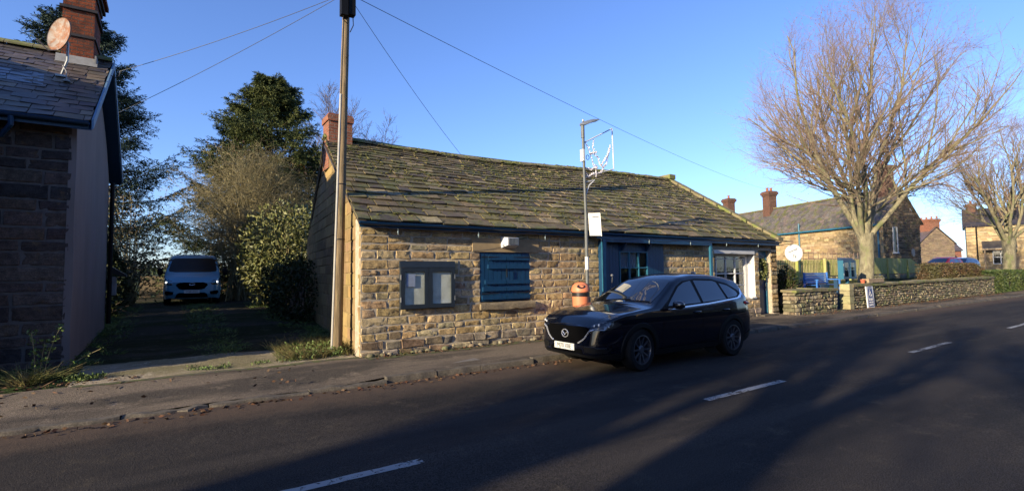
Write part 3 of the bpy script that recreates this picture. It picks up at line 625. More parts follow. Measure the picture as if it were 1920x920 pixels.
# fairy lights strung under the eaves
fy = thing('string_lights', 'thin dark cable with a few clear bulbs strung under the shop eaves', 'lights', (10.5, 9.42, 2.6))
mb = MB(); hooks = np.arange(3.3, 18.2, 1.85); pts = []
for a, b in zip(hooks[:-1], hooks[1:]):
    for t in np.linspace(0, 1, 7)[:-1]: pts.append((a+(b-a)*t, 9.50, 2.66-.10*4*t*(1-t)))
mb.tube(pts, .006, 4); mb.build('cable', 'wire', fy)
bulb = None
MT['bulb'] = M('bulb_glass', (.3, .38, .4), .1, 0, spec=.9)
for i, x in enumerate(hooks[:-1]):
    mb = MB(); x2 = x+.4; mb.lathe([(0, .0), (.006, .0), (.008, .03), (.018, .05), (.015, .075), (0, .085)][::-1], (x2, 9.50, 2.50), n=10); mb.tube([(x2, 9.50, 2.51), (x2, 9.50, 2.62)], .004, 5); mb.build('bulb', 'bulb', fy)
# wreath on the door
wr = MB(); N = 900; a = rng.uniform(0, 2*np.pi, N); r = .24+rng.normal(0, .05, N); P = np.stack([17.52+r*np.cos(a), 9.93+rng.normal(0, .03, N), 1.78+r*1.15*np.sin(a)], 1); D = rng.normal(size=(N, 3)); D[:, 1] -= .5
cards(wr, P, D, .085, .045, rng); w0 = wr.build('door_wreath', 'wreath', None, smooth=0); tag(w0, 'round green and yellow leaf wreath hanging on the blue shop door', 'wreath')
# notice board
def notice(name, label, cat, u0, u1, vw, z0, z1, depth, mat, paper, slant=.13):
    t = thing(name, label, cat, ((u0+u1)/2, vw, (z0+z1)/2)); f = vw-depth; hz = z1-slant
    m = MB(); m.box(u0, u0+.03, f, vw, z0, hz); m.box(u1-.03, u1, f, vw, z0, hz); m.box(u0+.03, u1-.03, f, vw, z0, z0+.03); m.box(u0+.03, u1-.03, vw-.02, vw, z0+.03, hz); t1 = m.build('case', mat, t)
    m = MB(); m.prism([(u0-.01, f-.02, hz+.002), (u0-.01, vw, hz+.002), (u0-.01, vw, z1), (u0-.01, vw-.05, z1)], (u1-u0+.02, 0, 0))
    V = m.v[0]; m.build('canopy', mat, t)
    m = MB(); m.box(u0+.035, u1-.035, vw-.03, vw-.021, z0+.035, hz-.005); m.build('pin_board', paper, t)
    um = (u0+u1)/2
    for a, b in ((u0+.003, um-.004), (um+.004, u1-.003)):
        w = .085; m = MB(); q = f-.028
        m.box(a, a+w, q, f, z0+.01, hz-.006); m.box(b-w, b, q, f, z0+.01, hz-.006); m.box(a+w, b-w, q, f, z0+.01, z0+.01+w); m.box(a+w, b-w, q, f, hz-.006-w, hz-.006)
        d = m.build('glazed_door', mat, t)
        m = MB(); m.box(a+w, b-w, f-.014, f-.011, z0+.01+w, hz-.006-w); m.build('pane', 'glass', d)
        for z in (z0+.15, hz-.25):
            m = MB(); x = a-.006 if a < um-.3 and a == u0+.003 else b-.012; m.box(x, x+.02, q-.006, f, z, z+.1); m.build('hinge', 'frame_grey', d)
    return t, f
MT['cork'] = M('sunlit_backing_cloth', (1., .96, .84), .9, .2, 2, col2=(.8, .76, .66), c2=(1.5, .5, .6))  # near-white tone makes the backing look sunlit behind the glass
nb, f = notice('notice_board', 'grey two door glazed notice board on the lit shop front', 'notice board', 3.83, 5.06, 9.76, 1.0, 1.985, .05, 'grey_paint', 'cork')
mb = MB(); mb.box(3.96, 4.15, 9.70, 9.704, 1.46, 1.72); mb.build('paper_notice', M('blueish_paper', (.55, .58, .75), .8, .1, 5), nb)
# telegraph pole
tp = thing('telegraph_pole', 'tall weathered wooden telegraph pole leaning beside the shop gable', 'telegraph pole', (2.74, 10.6, .1))
mb = MB(); zz = np.linspace(-.1, 9.2, 26); ax = lambda z: (2.80+.021*z, 10.58+.0*z)
pp = np.array([(*ax(z), z) for z in zz]); mb.tube(pp, .116-.0058*zz+rng.normal(0, .0015, 26), 16); mb.build('pole', 'pole', tp)
mb = MB(); mb.tube([(ax(z)[0]-.105+.0055*z, ax(z)[1]-.05, z) for z in np.linspace(.15, 5.5, 8)], .024, 8); mb.build('cable_guard', 'conduit', tp)
mb = MB(); mb.tube([(ax(z)[0]-.10+.0055*z, ax(z)[1]-.05, z) for z in np.linspace(5.5, 7.6, 8)], .012, 6); mb.build('cable_run', 'wire', tp)
mb = MB()
for z in (4.0, 5.4, 6.3): mb = MB(); mb.tube([(ax(z)[0]+.02, ax(z)[1]-.2, z), (ax(z)[0]+.02, ax(z)[1]+.2, z)], .012, 6); mb.build('pole_step', 'iron', tp)
for z in (2.45, 3.6): mb = MB(); mb.lathe([(.119-.0058*z, -.012), (.123-.0058*z, 0), (.119-.0058*z, .012)], (*ax(z), z), n=16); mb.build('band', 'iron', tp)
mb = MB(); x, y = ax(7.6); mb.box(x-.16, x-.02, y-.22, y-.06, 7.15, 7.75); mb.box(x+.0, x+.14, y-.2, y-.04, 7.2, 7.85); mb.tube([(x-.1, y-.15, 7.2), (x-.12, y-.18, 7.05), (x-.02, y-.14, 7.0), (x, y-.1, 7.2)], .01, 5); mb.tube([(x+.1, y-.12, 7.25), (x+.11, y-.13, 7.0), (x+.05, y-.1, 6.85)], .01, 5); mb.build('terminal_box', 'black', tp)
def cable(name, label, a, b, sag, r=.006):
    m = MB(); t = np.linspace(0, 1, 24)[:, None]; a = np.array(a); b = np.array(b); P = a*(1-t)+b*t; P[:, 2] -= sag*4*(t*(1-t))[:, 0]; m.tube(P, r, 5); return tag(m.build(name, 'wire'), label, 'cable', 'overhead phone cables')
topp = (*ax(7.75), 7.75)
# ------------------------------------------------------------------ the house on the left
rng = np.random.default_rng(21)
hs = thing('stone_house', 'dark stone house at the drive with rendered gable, slate roof and rusty dish', 'house', (-4, 14, .1))
mb = MB(); mb.box(-14, -1.52, 11.9, 17.4, -.1, 4.6); mb.prism([(-1.52, 11.9, 4.6), (-1.52, 17.4, 4.6), (-1.52, 14.65, 6.5)], (-12.4, 0, 0)); mb.build('wall_core', 'mortar_dark', hs)
mb = MB(); stone_wall(mb, (-9, 11.9, 0), (1, 0, 0), (0, -1, 0), 7.46, .05, 4.5, rng, DARK_STONE, ch=(.16, .25), cl=(.32, .75), relief=.022, g=.012, lump=.009, quoin=.55, jit=.012, res=.08)
mb.build('front_wall', 'stone', hs)
mb = MB(); us_ = np.linspace(11.88, 17.42, 30); zs_ = np.linspace(.0, 1, 24); tp_ = lambda v: 4.45+.69*(2.76-np.abs(v-14.65))
G = np.array([[(-1.49+.01*math.sin(v*2.3+z*5)*math.cos(z*9), v, .02+z*(tp_(v)-.02)) for v in us_] for z in zs_]); mb.grid(G, flip=True); mb.grid(np.array([[(-1.49+.01*math.sin(11.88*2.3+z*5)*math.cos(z*9), 11.88, .02+z*(tp_(11.88)-.02)), (-1.6, 11.88, .02+z*(tp_(11.88)-.02))] for z in zs_]), flip=True)
mb.build('gable_render', 'render', hs)
hE0, hE1, hR0, hR1 = (-14, 11.47, 4.5), (-1.27, 11.47, 4.5), (-14, 14.65, 6.72), (-1.27, 14.65, 6.72)
mb = MB(); slates(mb, (-8, 11.47, 4.5), hE1, (-8, 14.65, 6.72), hR1, rng, WSL, .24, .2, (.2, .34), .012, .018, .005); mb.build('roof_slates', 'slate_dark', hs)
mb = MB(); mb.hexa((-14, 11.5, 4.48), (-1.3, 11.5, 4.48), (-1.3, 14.65, 6.69), (-14, 14.65, 6.69), (0, 0, -.05)); mb.hexa((-14, 14.65, 6.69), (-1.3, 14.65, 6.69), (-1.3, 17.83, 4.48), (-14, 17.83, 4.48), (0, 0, -.05)); mb.build('roof_boards', 'black', hs)
mb = MB(); slates(mb, (-1.27, 17.85, 4.5), (-14, 17.85, 4.5), hR1, hR0, rng, WSL, .4, .3, (.4, .6)); mb.build('rear_slates', 'slate_dark', hs)
mb = MB(); slates(mb, (-2.85, 12.72, 5.385), (-2.12, 12.72, 5.385), (-2.95, 13.3, 5.79), (-2.2, 13.3, 5.79), rng, pal((.16, .20, .26), (.19, .23, .28)), .17, .17, (.2, .32), .008, .014); mb.build('sky_sheen_slates', 'slate_dark', hs)  # sky's reflection on the roof put into paler, bluish slates
mb = MB(); u = -8.
while u < -1.3:
    L = .45; b = min(u+L-.01, -1.27)
    for s in (-1, 1): mb.hexa((u, 14.65, 6.80), (b, 14.65, 6.80), (b, 14.65+s*.15, 6.70), (u, 14.65+s*.15, 6.70), (0, 0, .035), pick(rng, pal((.3, .22, .11), (.24, .18, .10), (.2, .17, .09))))
    u += L
mb.build('ridge_tiles', 'coping', hs)
mb = MB()
for s, v0 in ((1, 11.45), (-1, 17.85)):
    a = np.array([-1.25, v0, 4.36]); b = np.array([-1.25, 14.65, 6.56])
    mb.hexa(a, b, b+[0, 0, .17], a+[0, 0, .17], (.03, 0, 0))
mb.build('barge_board', M('pale_blue_barge', (.16, .28, .42), .5, .15, 5), hs)
mb = MB(); mb.hexa((-1.5, 11.5, 4.36), (-1.25, 11.5, 4.36), (-1.25, 14.65, 6.57), (-1.5, 14.65, 6.57), (0, 0, -.02)); mb.hexa((-1.5, 17.83, 4.36), (-1.25, 17.83, 4.36), (-1.25, 14.65, 6.57), (-1.5, 14.65, 6.57), (0, 0, -.02)); mb.build('soffit', 'blue', hs)
mb = MB(); pr = [(math.cos(a)*.06, math.sin(a)*.06) for a in np.linspace(math.pi, 2*math.pi, 7)]
G = np.array([[(u, 11.42+y, 4.47+z) for y, z in pr] for u in (-9, -6, -3, -1.28)]); mb.grid(G); mb.grid(G+[0, 0, .004], flip=True); mb.box(-9, -1.3, 11.5, 11.53, 4.35, 4.5)
mb.build('gutter', 'blue', hs); mb = MB(); mb.tube([(-2.28, 11.42, 4.42), (-2.28, 11.44, 4.28), (-2.42, 11.6, 4.12), (-2.75, 11.8, 4.05), (-2.9, 11.82, 3.9), (-2.9, 11.82, .2)], .04, 8); mb.build('downpipe', 'blue', hs)
mb = MB(); mb.tube([(-1.40, 17.3, .5), (-1.40, 17.3, 4.3)], .05, 8); mb.build('downpipe', 'black', hs)
ch = chimney(hs, -2.1, -1.56, 14.2, 15.25, 6.0, 8.3, 'brick_old', .12, .13, pots=2, steps=[(7.95, 8.05, .03), (8.05, 8.12, .08), (7.6, 7.66, .05), (7.0, 7.05, .03)], capm2='brick_cap')
mb = MB(); mb.hexa((-2.18, 14.12, 6.36), (-1.48, 14.12, 6.36), (-1.48, 14.2, 6.56), (-2.18, 14.2, 6.56), (0, -.03, .0)); mb.hexa((-1.53, 14.12, 6.30), (-1.53, 15.3, 6.30), (-1.53, 15.3, 6.62), (-1.53, 14.12, 6.62), (.03, 0, 0)); mb.build('flashing', 'lead', ch)
# projecting wing of the same house, just outside the frame: it shades the front wall
mb = MB(); mb.box(-8.6, -2.9, 10.3, 11.9, -.1, 4.5); mb.prism([(-8.6, 10.3, 4.5), (-2.9, 10.3, 4.5), (-5.75, 10.3, 6.75)], (0, 4.2, 0)); mb.build('wing_wall', 'mortar_dark', hs)
mb = MB(); mb.hexa((-2.7, 10.2, 4.35), (-2.7, 11.6, 4.35), (-5.75, 14.6, 6.85), (-5.75, 10.2, 6.85), (0, 0, .06)); mb.hexa((-8.8, 11.6, 4.35), (-8.8, 10.2, 4.35), (-5.75, 10.2, 6.85), (-5.75, 14.6, 6.85), (0, 0, .06)); mb.build('wing_roof', 'slate_dark', hs)
dish = thing('satellite_dish', 'rusty oval satellite dish standing on the slate roof before the brick chimney', 'satellite dish', (-1.93, 13.2, 5.75))
n_ = np.array([-.74, -.66, .10]); n_ /= np.linalg.norm(n_); x_ = np.cross([0, 0, 1], n_); x_ /= np.linalg.norm(x_); y_ = np.cross(n_, x_)
mb = MB(); c_ = np.array([-1.93, 13.16, 6.57]); a = np.linspace(0, 2*np.pi, 33)
for s in (0, 1):
    G = np.array([[c_+x_*math.cos(t)*.30*r+y_*math.sin(t)*.345*r+n_*(.07*r*r-.012*s) for t in a] for r in (0.001, .3, .55, .75, .9, 1)]); mb.grid(G, flip=bool(s))
G = np.array([[c_+x_*math.cos(t)*.30*r+y_*math.sin(t)*.345*r+n_*(.07*r*r+q) for t in a] for r, q in ((1, 0), (1.02, .006), (1.02, -.018), (1, -.012))]); mb.grid(G); mb.build('reflector', 'rust', dish)
mb = MB(); mb.tube([c_-n_*.02, c_-n_*.1+np.array([0, 0, -.1]), c_-n_*.1+np.array([0, 0, -.45]), (-1.95, 13.3, 5.82)], .022, 8); mb.tube([c_-y_*.3, c_-y_*.42+n_*.2, c_+n_*.42-y_*.3], .012, 6); mb.box(-2.03, -1.87, 13.2, 13.36, 5.76, 5.80); mb.build('mast', 'frame_grey', dish)
mb = MB(); mb.tube([(-1.93, 13.25, 6.0), (-1.85, 13.1, 5.85), (-1.82, 13.0, 5.66)], .008, 5); mb.lathe([(0, .06), (.05, .04), (.06, 0)], (-1.82, 12.98, 5.6), n=10); mb.build('cable_and_feed', 'lead', dish)
mb = MB(); mb.tube([(-1.24, 14.0, 6.2), (-1.15, 13.95, 6.15), (-1.08, 13.95, 6.2), (-1.06, 13.95, 6.32)], .012, 6); mb.build('cable_bracket', 'iron', hs)
mbx = thing('meter_box', 'small white box and black lamp bracket on the side of the dark house', 'box', (-1.35, 17.6, 1.8))
mb = MB(); mb.box(-1.45, -1.28, 17.45, 17.75, 1.25, 1.75); mb.build('box', M('greyish_white', (.35, .35, .36), .6, .2, 5), mbx)
mb = MB(); mb.prism([(-1.42, 17.4, 2.05), (-1.05, 17.4, 1.8), (-1.05, 17.4, 1.74), (-1.42, 17.4, 1.85)], (0, .35, 0)); mb.build('hood', 'iron', mbx)
cable('phone_cable', 'upper cable running from the pole top to the bracket on the left gable', topp, (-1.06, 13.95, 6.32), .08)
cable('phone_cable', 'lower cable running from the pole top down behind the left house gable', topp, (-2.25, 17.9, 5.75), .12)
cable('phone_cable', 'steep cable dropping from the pole top behind the mossy shop ridge', topp, (7.6, 14.12, 5.56), .1)
cable('phone_cable', 'long cable sweeping right from the pole top towards the hall chimney', topp, (50.3, 27.3, 9.9), .5, .007)
# ------------------------------------------------------------------ lamp post with Christmas motif and banner
lp = thing('street_lamp', 'slim grey street lamp on the pavement before the shop', 'street lamp', (8.56, 9.32, .1))
mb = MB(); mb.tube([(8.56, 9.32, .05), (8.56, 9.32, 1.1)], .075, 14); mb.tube([(8.56, 9.32, 1.1), (8.56, 9.32, 3.2)], .043, 12); mb.tube([(8.555, 9.32, 3.2), (8.51, 9.32, 5.3)], .035, 12); mb.tube([(8.512, 9.32, 5.1), (8.51, 9.32, 5.42)], .047, 12); mb.build('post', 'post_grey', lp)
mb = MB(); q = lambda x, y, z: (8.51+x, 9.32+y, 5.42+z)
d_ = np.array([.97, -.24, 0]); s_ = np.array([.24, .97, 0])
prof = [(-.06, .0, .05, .05), (.02, .0, .08, .09), (.15, .05, .1, .09), (.3, .12, .11, .06), (.44, .16, .10, .03)]
G = [[np.array(q(0, 0, 0))+d_*x+s_*w*a+np.array([0, 0, z+b*h]) for a, b in ((-1, 0), (-1, .6), (-.5, 1), (.5, 1), (1, .6), (1, 0), (-1, 0))] for x, z, w, h in prof]
mb.grid(np.array(G)); n0 = mb.n-7; mb.f += [tuple(n0+i for i in range(6)), tuple(n0-28+i for i in range(6))[::-1]]; mb.c += [(1, 1, 1)]*2; mb.m += [0]*2
mb.lathe([(0, .05), (.025, .05), (.03, 0)], q(.02, 0, .1), n=8); mb.build('lamp_head', 'frame_grey', lp)
mb = MB(); mb.lathe([(.047, 1.78), (.047, 2.10)], (8.56, 9.32, 0), n=14); mb.build('number_label', 'white', lp)
xm = thing('christmas_motif', 'white framed Christmas rope light motif fixed to the street lamp', 'decoration', (8.6, 9.3, 4.2))
mb = MB(); x0, x1 = 8.58, 9.55; yv = 9.32
for a, b in (((x0, yv, 5.0), (x1, yv, 5.5)), ((x1, yv, 5.5), (x1+.03, yv, 4.42)), ((x1+.03, yv, 4.42), (x0, yv, 4.12)), ((x0-.02, yv, 3.9), (x0-.03, yv, 5.1)), ((x0-.02, yv, 3.98), (x0+.3, yv, 4.06)), ((x0-.02, yv, 3.62), (x0+.10, yv, 3.9)), ((x0+.10, yv, 3.9), (x0+.3, yv, 4.06))): mb.tube([a, b], .016, 6)
mb.box(8.46, 8.52, 9.26, 9.38, 4.5, 4.8); mb.build('frame', 'white_paint', xm)
mb = MB(); rr = np.random.default_rng(8)
def squig(pts, amp=.02, n=40):
    pts = np.array(pts); t = np.linspace(0, len(pts)-1, n); P = np.stack([np.interp(t, range(len(pts)), pts[:, i]) for i in (0, 1)], 1); a = np.linspace(0, n*.9, n)
    return [(x0+p[0]+amp*math.cos(k*1.9), yv+.015*math.sin(k*2.3), 4.12+p[1]+amp*math.sin(k*1.9)) for p, k in zip(P, a)]
for s in ([(.02, .86), (.12, .75), (.2, .55), (.27, .35), (.35, .25), (.42, .3)], [(.3, .98), (.27, .82), (.33, .6), (.45, .55), (.5, .38), (.6, .3)], [(.02, .22), (.2, .2), (.35, .28)], [(.02, .1), (.1, .0), (.2, .1), (.35, .13), (.5, .15), (.63, .3)], [(.55, .35), (.65, .5), (.75, .6), (.85, .85)], [(.6, .3), (.72, .4), (.8, .65), (.9, .95)], [(.36, .02), (.36, .34)], [(.15, .6), (.4, .68)]): mb.tube(squig(s), .014, 5)
mb.build('rope_light', M('rope_light_tube', (.95, .88, .92), .35, .15, 20), xm)
mb = MB(); mb.tube([(8.66+.05*math.cos(a), 9.32, 4.62+.06*math.sin(a)) for a in np.linspace(0, 12, 30)], .008, 5); mb.build('coiled_lead', 'wire', xm)
bn = thing('banner', 'small white cloth banner with a dark heading hung on the street lamp', 'banner', (8.72, 9.32, 2.9))
bd = np.array([.62, -.78, 0]); bq = lambda s, z, o=0.: np.array([8.60, 9.28, 0])+bd*s+np.array([-.78, -.62, 0])*o+np.array([0, 0, z])
G = np.array([[bq(s+.03*(1-(z-2.62)/.58), z-.05*s, .006*math.sin(z*11+s*9)) for z in np.linspace(2.62, 3.2, 12)] for s in np.linspace(0, .30, 6)]); mb = MB(); mb.grid(G); mb.grid(G+np.array([.003, .002, 0]), flip=True); mb.build('cloth', M('cream_banner_cloth', (.95, .93, .86), .8, .05, 4), bn)
mb = MB()
for i in range(7): a = bq(.10+i*.024, 3.09-.05*(.10+i*.024), .012); mb.hexa(a, a+bd*rr.uniform(.012, .02), a+bd*.016+[0, 0, .02], a+[0, 0, .02], (-.002, -.002, 0))
a = bq(.03, 3.04, .012); mb.hexa(a, a+bd*.25-[0, 0, .012], a+bd*.25-[0, 0, .009], a+[0, 0, .003], (-.002, -.002, 0)); mb.build('heading', 'grey_paint', bn)
for z in (3.205, 2.625): mb = MB(); mb.tube([bq(-.03, z), bq(.31, z-.012)], .007, 5); mb.build('arm', 'iron', bn)
# ------------------------------------------------------------------ litter bin
lb = thing('litter_bin', 'round faded orange litter bin with black band by the lamp post', 'litter bin', (8.32, 9.3, .1))
c_ = (8.32, 9.3, 0)
mb = MB(); mb.lathe([(.165, .1), (.175, .14), (.207, 1.06), (.212, 1.246)], c_, n=32); mb.build('body', 'orange', lb)
mb = MB(); mb.lathe([(.212, 1.13), (.219, 1.135), (.219, 1.225), (.212, 1.23)], c_, n=32); mb.build('band', M('worn_black_band', (.02, .02, .022), .35, .3, 10, .004, 40, col2=(.12, .12, .12), c2=(14, .6, .68)), lb)
n = 32; mb = MB(); prof = [(.218, 1.245), (.23, 1.25), (.23, 1.29), (.22, 1.34), (.195, 1.40), (.14, 1.45), (.07, 1.475), (.001, 1.48)]
a = np.linspace(0, 2*np.pi, n+1); G = np.array([[(c_[0]+r*math.cos(t), c_[1]+r*math.sin(t), z) for t in a] for r, z in prof]); mb.grid(G, flip=True); mb.build('lid', 'orange', lb)
mb = MB(); ang = math.atan2(-9.3, -8.32)+.05; cx, cy = math.cos(ang), math.sin(ang)
V = []
for t in np.linspace(0, 2*np.pi, 20, endpoint=False):
    s = math.cos(t)*.10; z = 1.375+math.sin(t)*.05; r = np.interp(z, [1.29, 1.34, 1.40, 1.45], [.23, .22, .195, .14]); rr_ = math.sqrt(max(.01, r*r-s*s))+.012
    V.append((c_[0]+cx*rr_-cy*s, c_[1]+cy*rr_+cx*s, z))
mb.add(V, [tuple(range(20))]); mb.build('opening', 'iron', lb)
mb = MB(); V = [(c_[0]+math.cos(ang+t)*.205, c_[1]+math.sin(ang+t)*.205, z) for z in (.86, .875) for t in np.linspace(-.28, .1, 6)]; mb.grid(np.array(V).reshape(2, 6, 3)); mb.build('lettering_strip', M('dull_red_print', (.5, .08, .05), .5, 0), lb)
# round sign
rs = thing('round_sign', 'round white hanging sign with small black drawings on the shop corner', 'sign', (18.6, 9.6, 2.35))
sx_ = np.array([.80, -.60, 0]); sn_ = np.array([-.60, -.80, 0]); sc_ = np.array([18.72, 9.36, 2.33]); mb = MB(); a_ = np.linspace(0, 2*np.pi, 41)
G = np.array([[sc_+sx_*math.cos(a)*r+np.array([0, 0, math.sin(a)*r])+sn_*o for a in a_] for r, o in ((.001, .018), (.305, .018), (.315, .01), (.315, -.01), (.305, -.018), (.001, -.018))]); mb.grid(G); mb.build('disc', 'white', rs)
mb = MB(); rr = np.random.default_rng(2)
for (x, z, w, h) in ((-.2, .02, .10, .02), (-.1, .06, .08, .02), (-.02, .11, .12, .02), (.06, .15, .06, .02), (-.02, -.12, .02, .07), (.04, -.16, .025, .06), (.05, -.2, .01, .05), (-.03, -.17, .01, .03)):
    a = sc_+sx_*x+np.array([0, 0, z])+sn_*.02; mb.hexa(a, a+sx_*w, a+sx_*w+[0, 0, h], a+[0, 0, h], sn_*.003)
mb.build('drawing', 'grey_paint', rs)
mb = MB(); mb.tube([(18.3, 9.7, 2.62), (18.5, 9.45, 2.66), (18.72, 9.36, 2.68)], .012, 6); mb.box(18.1, 18.62, 9.3, 9.5, 2.735, 2.76); mb.build('bracket', 'iron', rs)
# ------------------------------------------------------------------ garden walls, gate, bench, board, fence
rng = np.random.default_rng(31)
def garden_wall(name, label, u0, u1, v0, th, z1, ends, ch_, cl_, seed, capw=.55, lean=0.):
    r = np.random.default_rng(seed); t = thing(name, label, 'wall', ((u0+u1)/2, v0+th/2, .1))
    top = lambda x: z1+.08*x/20+.015*np.sin(x*1.7)
    m = MB(); m.box(u0+.01, u1-.01, v0+.012, v0+th, -.1, z1-.14); m.build('wall_core', 'mortar_wall', t)
    m = MB(); stone_wall(m, (u0, v0, 0), (1, 0, 0), (0, -1, 0), u1-u0, .04, lambda x: top(x)-.12, r, RUB, ch_, cl_, .05, .006, lump=.02, jit=.018, res=.1)
    stone_wall(m, (u0, v0+th, 0), (0, -1, 0), (-1, 0, 0), th, .04, lambda x: z1-.12+0*x, r, RUB, ch_, cl_, .04, .006, lump=.02, jit=.015); m.build('stone_face', 'rubble', t)
    m = MB(); x = u0-.03
    while x < u1:
        w = min(r.uniform(.5, .95), u1+.03-x); a = top(x-u0); b = top(x+w-u0); d = r.uniform(-.012, .012)
        m.hexa((x, v0-.09, a-.13+d), (x+w-.015, v0-.09, b-.13+d), (x+w-.015, v0+th+.06, b-.11+d), (x, v0+th+.06, a-.11+d), (0, 0, r.uniform(.08, .11)), pick(r, pal((.25, .24, .12), (.21, .19, .11), (.28, .25, .15)))); x += w
    m.build('coping', 'coping', t); return t
garden_wall('garden_wall', 'short rubble wall between the shop door and the blue gate', 18.42, 21.6, 9.25, .42, 1.02, 1, (.10, .17), (.14, .36), 5)
garden_wall('garden_wall', 'long drystone wall running right from the blue gate to the clipped hedge', 22.85, 42.6, 9.2, .42, 1.12, 1, (.06, .12), (.14, .4), 6)
t = thing('gate_pillar', 'pale squared stone gate pillar at the end of the drystone wall', 'pillar', (22.68, 9.35, .1))
mb = MB(); z = .05
for h in (.3, .3, .22, .26): mb.box(22.5+rng.uniform(-.01, .01), 22.86+rng.uniform(-.01, .02), 9.13, 9.5, z, z+h-.012, pick(rng, pal((.42, .37, .2), (.38, .34, .18)))); z += h
mb.build('blocks', M('pale_pillar_stone', None, .9, .3, 5, .015, 20), t)
gt = thing('garden_gate', 'dark blue boarded garden gate in shade between the two walls', 'gate', (22.1, 9.8, .1))
mb = MB()
for i in range(7): mb.box(21.68+i*.107, 21.68+i*.107+.1, 9.84, 9.865, .22, 1.12)
mb.box(21.68, 22.42, 9.865, 9.9, .35, .45); mb.box(21.68, 22.42, 9.865, 9.9, .9, 1.0); mb.build('leaf', 'blue', gt)
mb = MB(); mb.box(22.40, 22.50, 9.52, 9.66, .08, 1.3); mb.build('gate_post', 'blue', gt)
bt = thing('garden_bench', 'sunlit blue slatted garden bench behind the short rubble wall', 'bench', (24.0, 10.8, .6))
bx0, bx1, bz = 22.95, 25.1, .62
mb = MB()
for i in range(5): z = bz+.5+i*.095; y = 11.02+.02*i; mb.hexa((bx0+.06, y, z), (bx1-.06, y, z), (bx1-.06, y+.016, z+.078), (bx0+.06, y+.016, z+.078), (0, .022, 0))
mb.build('backrest', 'blue_bench', bt)
mb = MB()
for i in range(5): y = 10.55+i*.095; mb.box(bx0+.04, bx1-.04, y, y+.078, bz+.42, bz+.445)
mb.build('seat', 'blue_bench', bt)
for x in (bx0, bx1-.07):
    for y, h in ((10.53, .64), (11.05, .98)): mb = MB(); mb.box(x, x+.07, y, y+.07, bz-.05, bz+h); mb.build('leg', 'blue_bench', bt)
    mb = MB(); mb.box(x-.01, x+.08, 10.48, 11.08, bz+.64, bz+.68); mb.build('armrest', 'blue_bench', bt)
nb2, f = notice('notice_board', 'bright blue notice board on posts above the drystone wall by the gate', 'notice board', 23.75, 24.95, 10.05, 1.3, 2.22, .2, 'blue', M('dark_board_lining', (.06, .06, .065), .9, .3, 4), .11)
mb = MB(); mb.box(23.735, 23.748, 9.83, 10.05, 1.3, 2.1); mb.build('side_trim', 'blue_light', nb2)
mb = MB(); mb.box(24.33, 24.37, 9.80, 9.808, 1.31, 2.1); mb.build('centre_trim', 'blue_light', nb2)
mb = MB()
for i, (x, z, w, h) in enumerate(((23.95, 1.75, .14, .2), (24.12, 1.7, .1, .14), (24.5, 1.6, .16, .22), (24.6, 1.86, .12, .1))): mb.box(x, x+w, 9.99, 9.994, z, z+h, pick(rng, pal((.5, .5, .5), (.45, .2, .2), (.2, .3, .45))))
mb.build('paper_notice', M('faded_papers', None, .8, .1, 5), nb2)
mb = MB(); mb.box(24.28, 24.4, 9.9, 10.0, .3, 1.32); mb.build('post', 'blue_light', nb2)
MT['signblue'] = M('sign_blue', (.025, .04, .22), .4, .05, 5)
sg = thing('parking_sign', 'white and blue disabled visitors parking board leaning on the drystone wall', 'sign', (24.15, 8.95, .1))
S0 = np.array([23.86, 9.02, .12]); tv = np.array([0, .05, .87]); tv /= np.linalg.norm(tv); nv = np.array([0, -tv[2], tv[1]])
mb = MB(); mb.hexa(S0, S0+[.66, 0, 0], S0+[.66, 0, 0]+tv*.88, S0+tv*.88, -nv*.04); mb.build('board', 'white', sg)
def on(x, z, o=.004): return S0+np.array([x, 0, 0])+tv*z+nv*o
mb = MB(); mb.hexa(on(.14, .42), on(.52, .42), on(.52, .78), on(.14, .78), nv*.003); mb.hexa(on(.08, .04), on(.6, .04), on(.6, .385), on(.08, .385), nv*.003); mb.build('panel', 'signblue', sg)
text('OPEN', .10, on(.33, .83), (1, 0, 0), tv, 'signblue', sg, sx=1.5)
for i, w in enumerate(('DISABLED', 'VISITORS', 'PARKING')): text(w, .105, on(.34, .325-.11*i, .009), (1, 0, 0), tv, 'white', sg, sx=.95)
mb = MB(); c2 = lambda x, z: on(x, z, .009)
mb.tube([c2(.30, .68), c2(.30, .58), c2(.38, .575), c2(.42, .49), c2(.46, .50)], .011, 6); mb.tube([c2(.30, .64), c2(.37, .635)], .010, 6)
mb.tube([c2(.325+.075*math.cos(a), .535+.075*math.sin(a)) for a in np.linspace(2.2, 6.1, 16)], .009, 6); mb.lathe([(0, -.004), (.024, -.004), (.024, .004), (0, .004)], c2(.30, .725), 'y', 12); mb.build('wheelchair_symbol', 'white', sg)
# fence
fn = thing('garden_fence', 'mossy picket and board fence on a low wall behind the bench', 'fence', (34, 13.3, 1.2))
mb = MB(); x = 24.2
while x < 34.8: h = 2.2+.012*(x-24)+rng.uniform(-.015, .015); mb.box(x, x+.105, 13.28, 13.30, 1.4, h, pick(rng, pal((1, 1, 1)))); x += .165
mb.build('picket_panel', 'fence', fn)
mb = MB(); x = 34.9
while x < 45: h = 2.42+rng.uniform(-.01, .01)-(max(0, x-42)*.30 if x > 42 else 0); mb.box(x, x+.118, 13.20, 13.22, 1.42, h, pick(rng, pal((1, 1, 1)))); x += .121
mb.build('board_panel', 'fence', fn)
mb = MB(); mb.box(24.1, 45, 13.305, 13.36, 1.5, 1.58); mb.box(24.1, 43, 13.305, 13.36, 2.0, 2.08); mb.build('rail', 'fence', fn)
for x in (26.6, 29.6, 32.6, 34.8, 38, 41.3, 45.0): mb = MB(); mb.box(x, x+.12, 13.12, 13.24, .9, 2.34 if x < 44 else 1.65); mb.build('post', 'fence', fn)
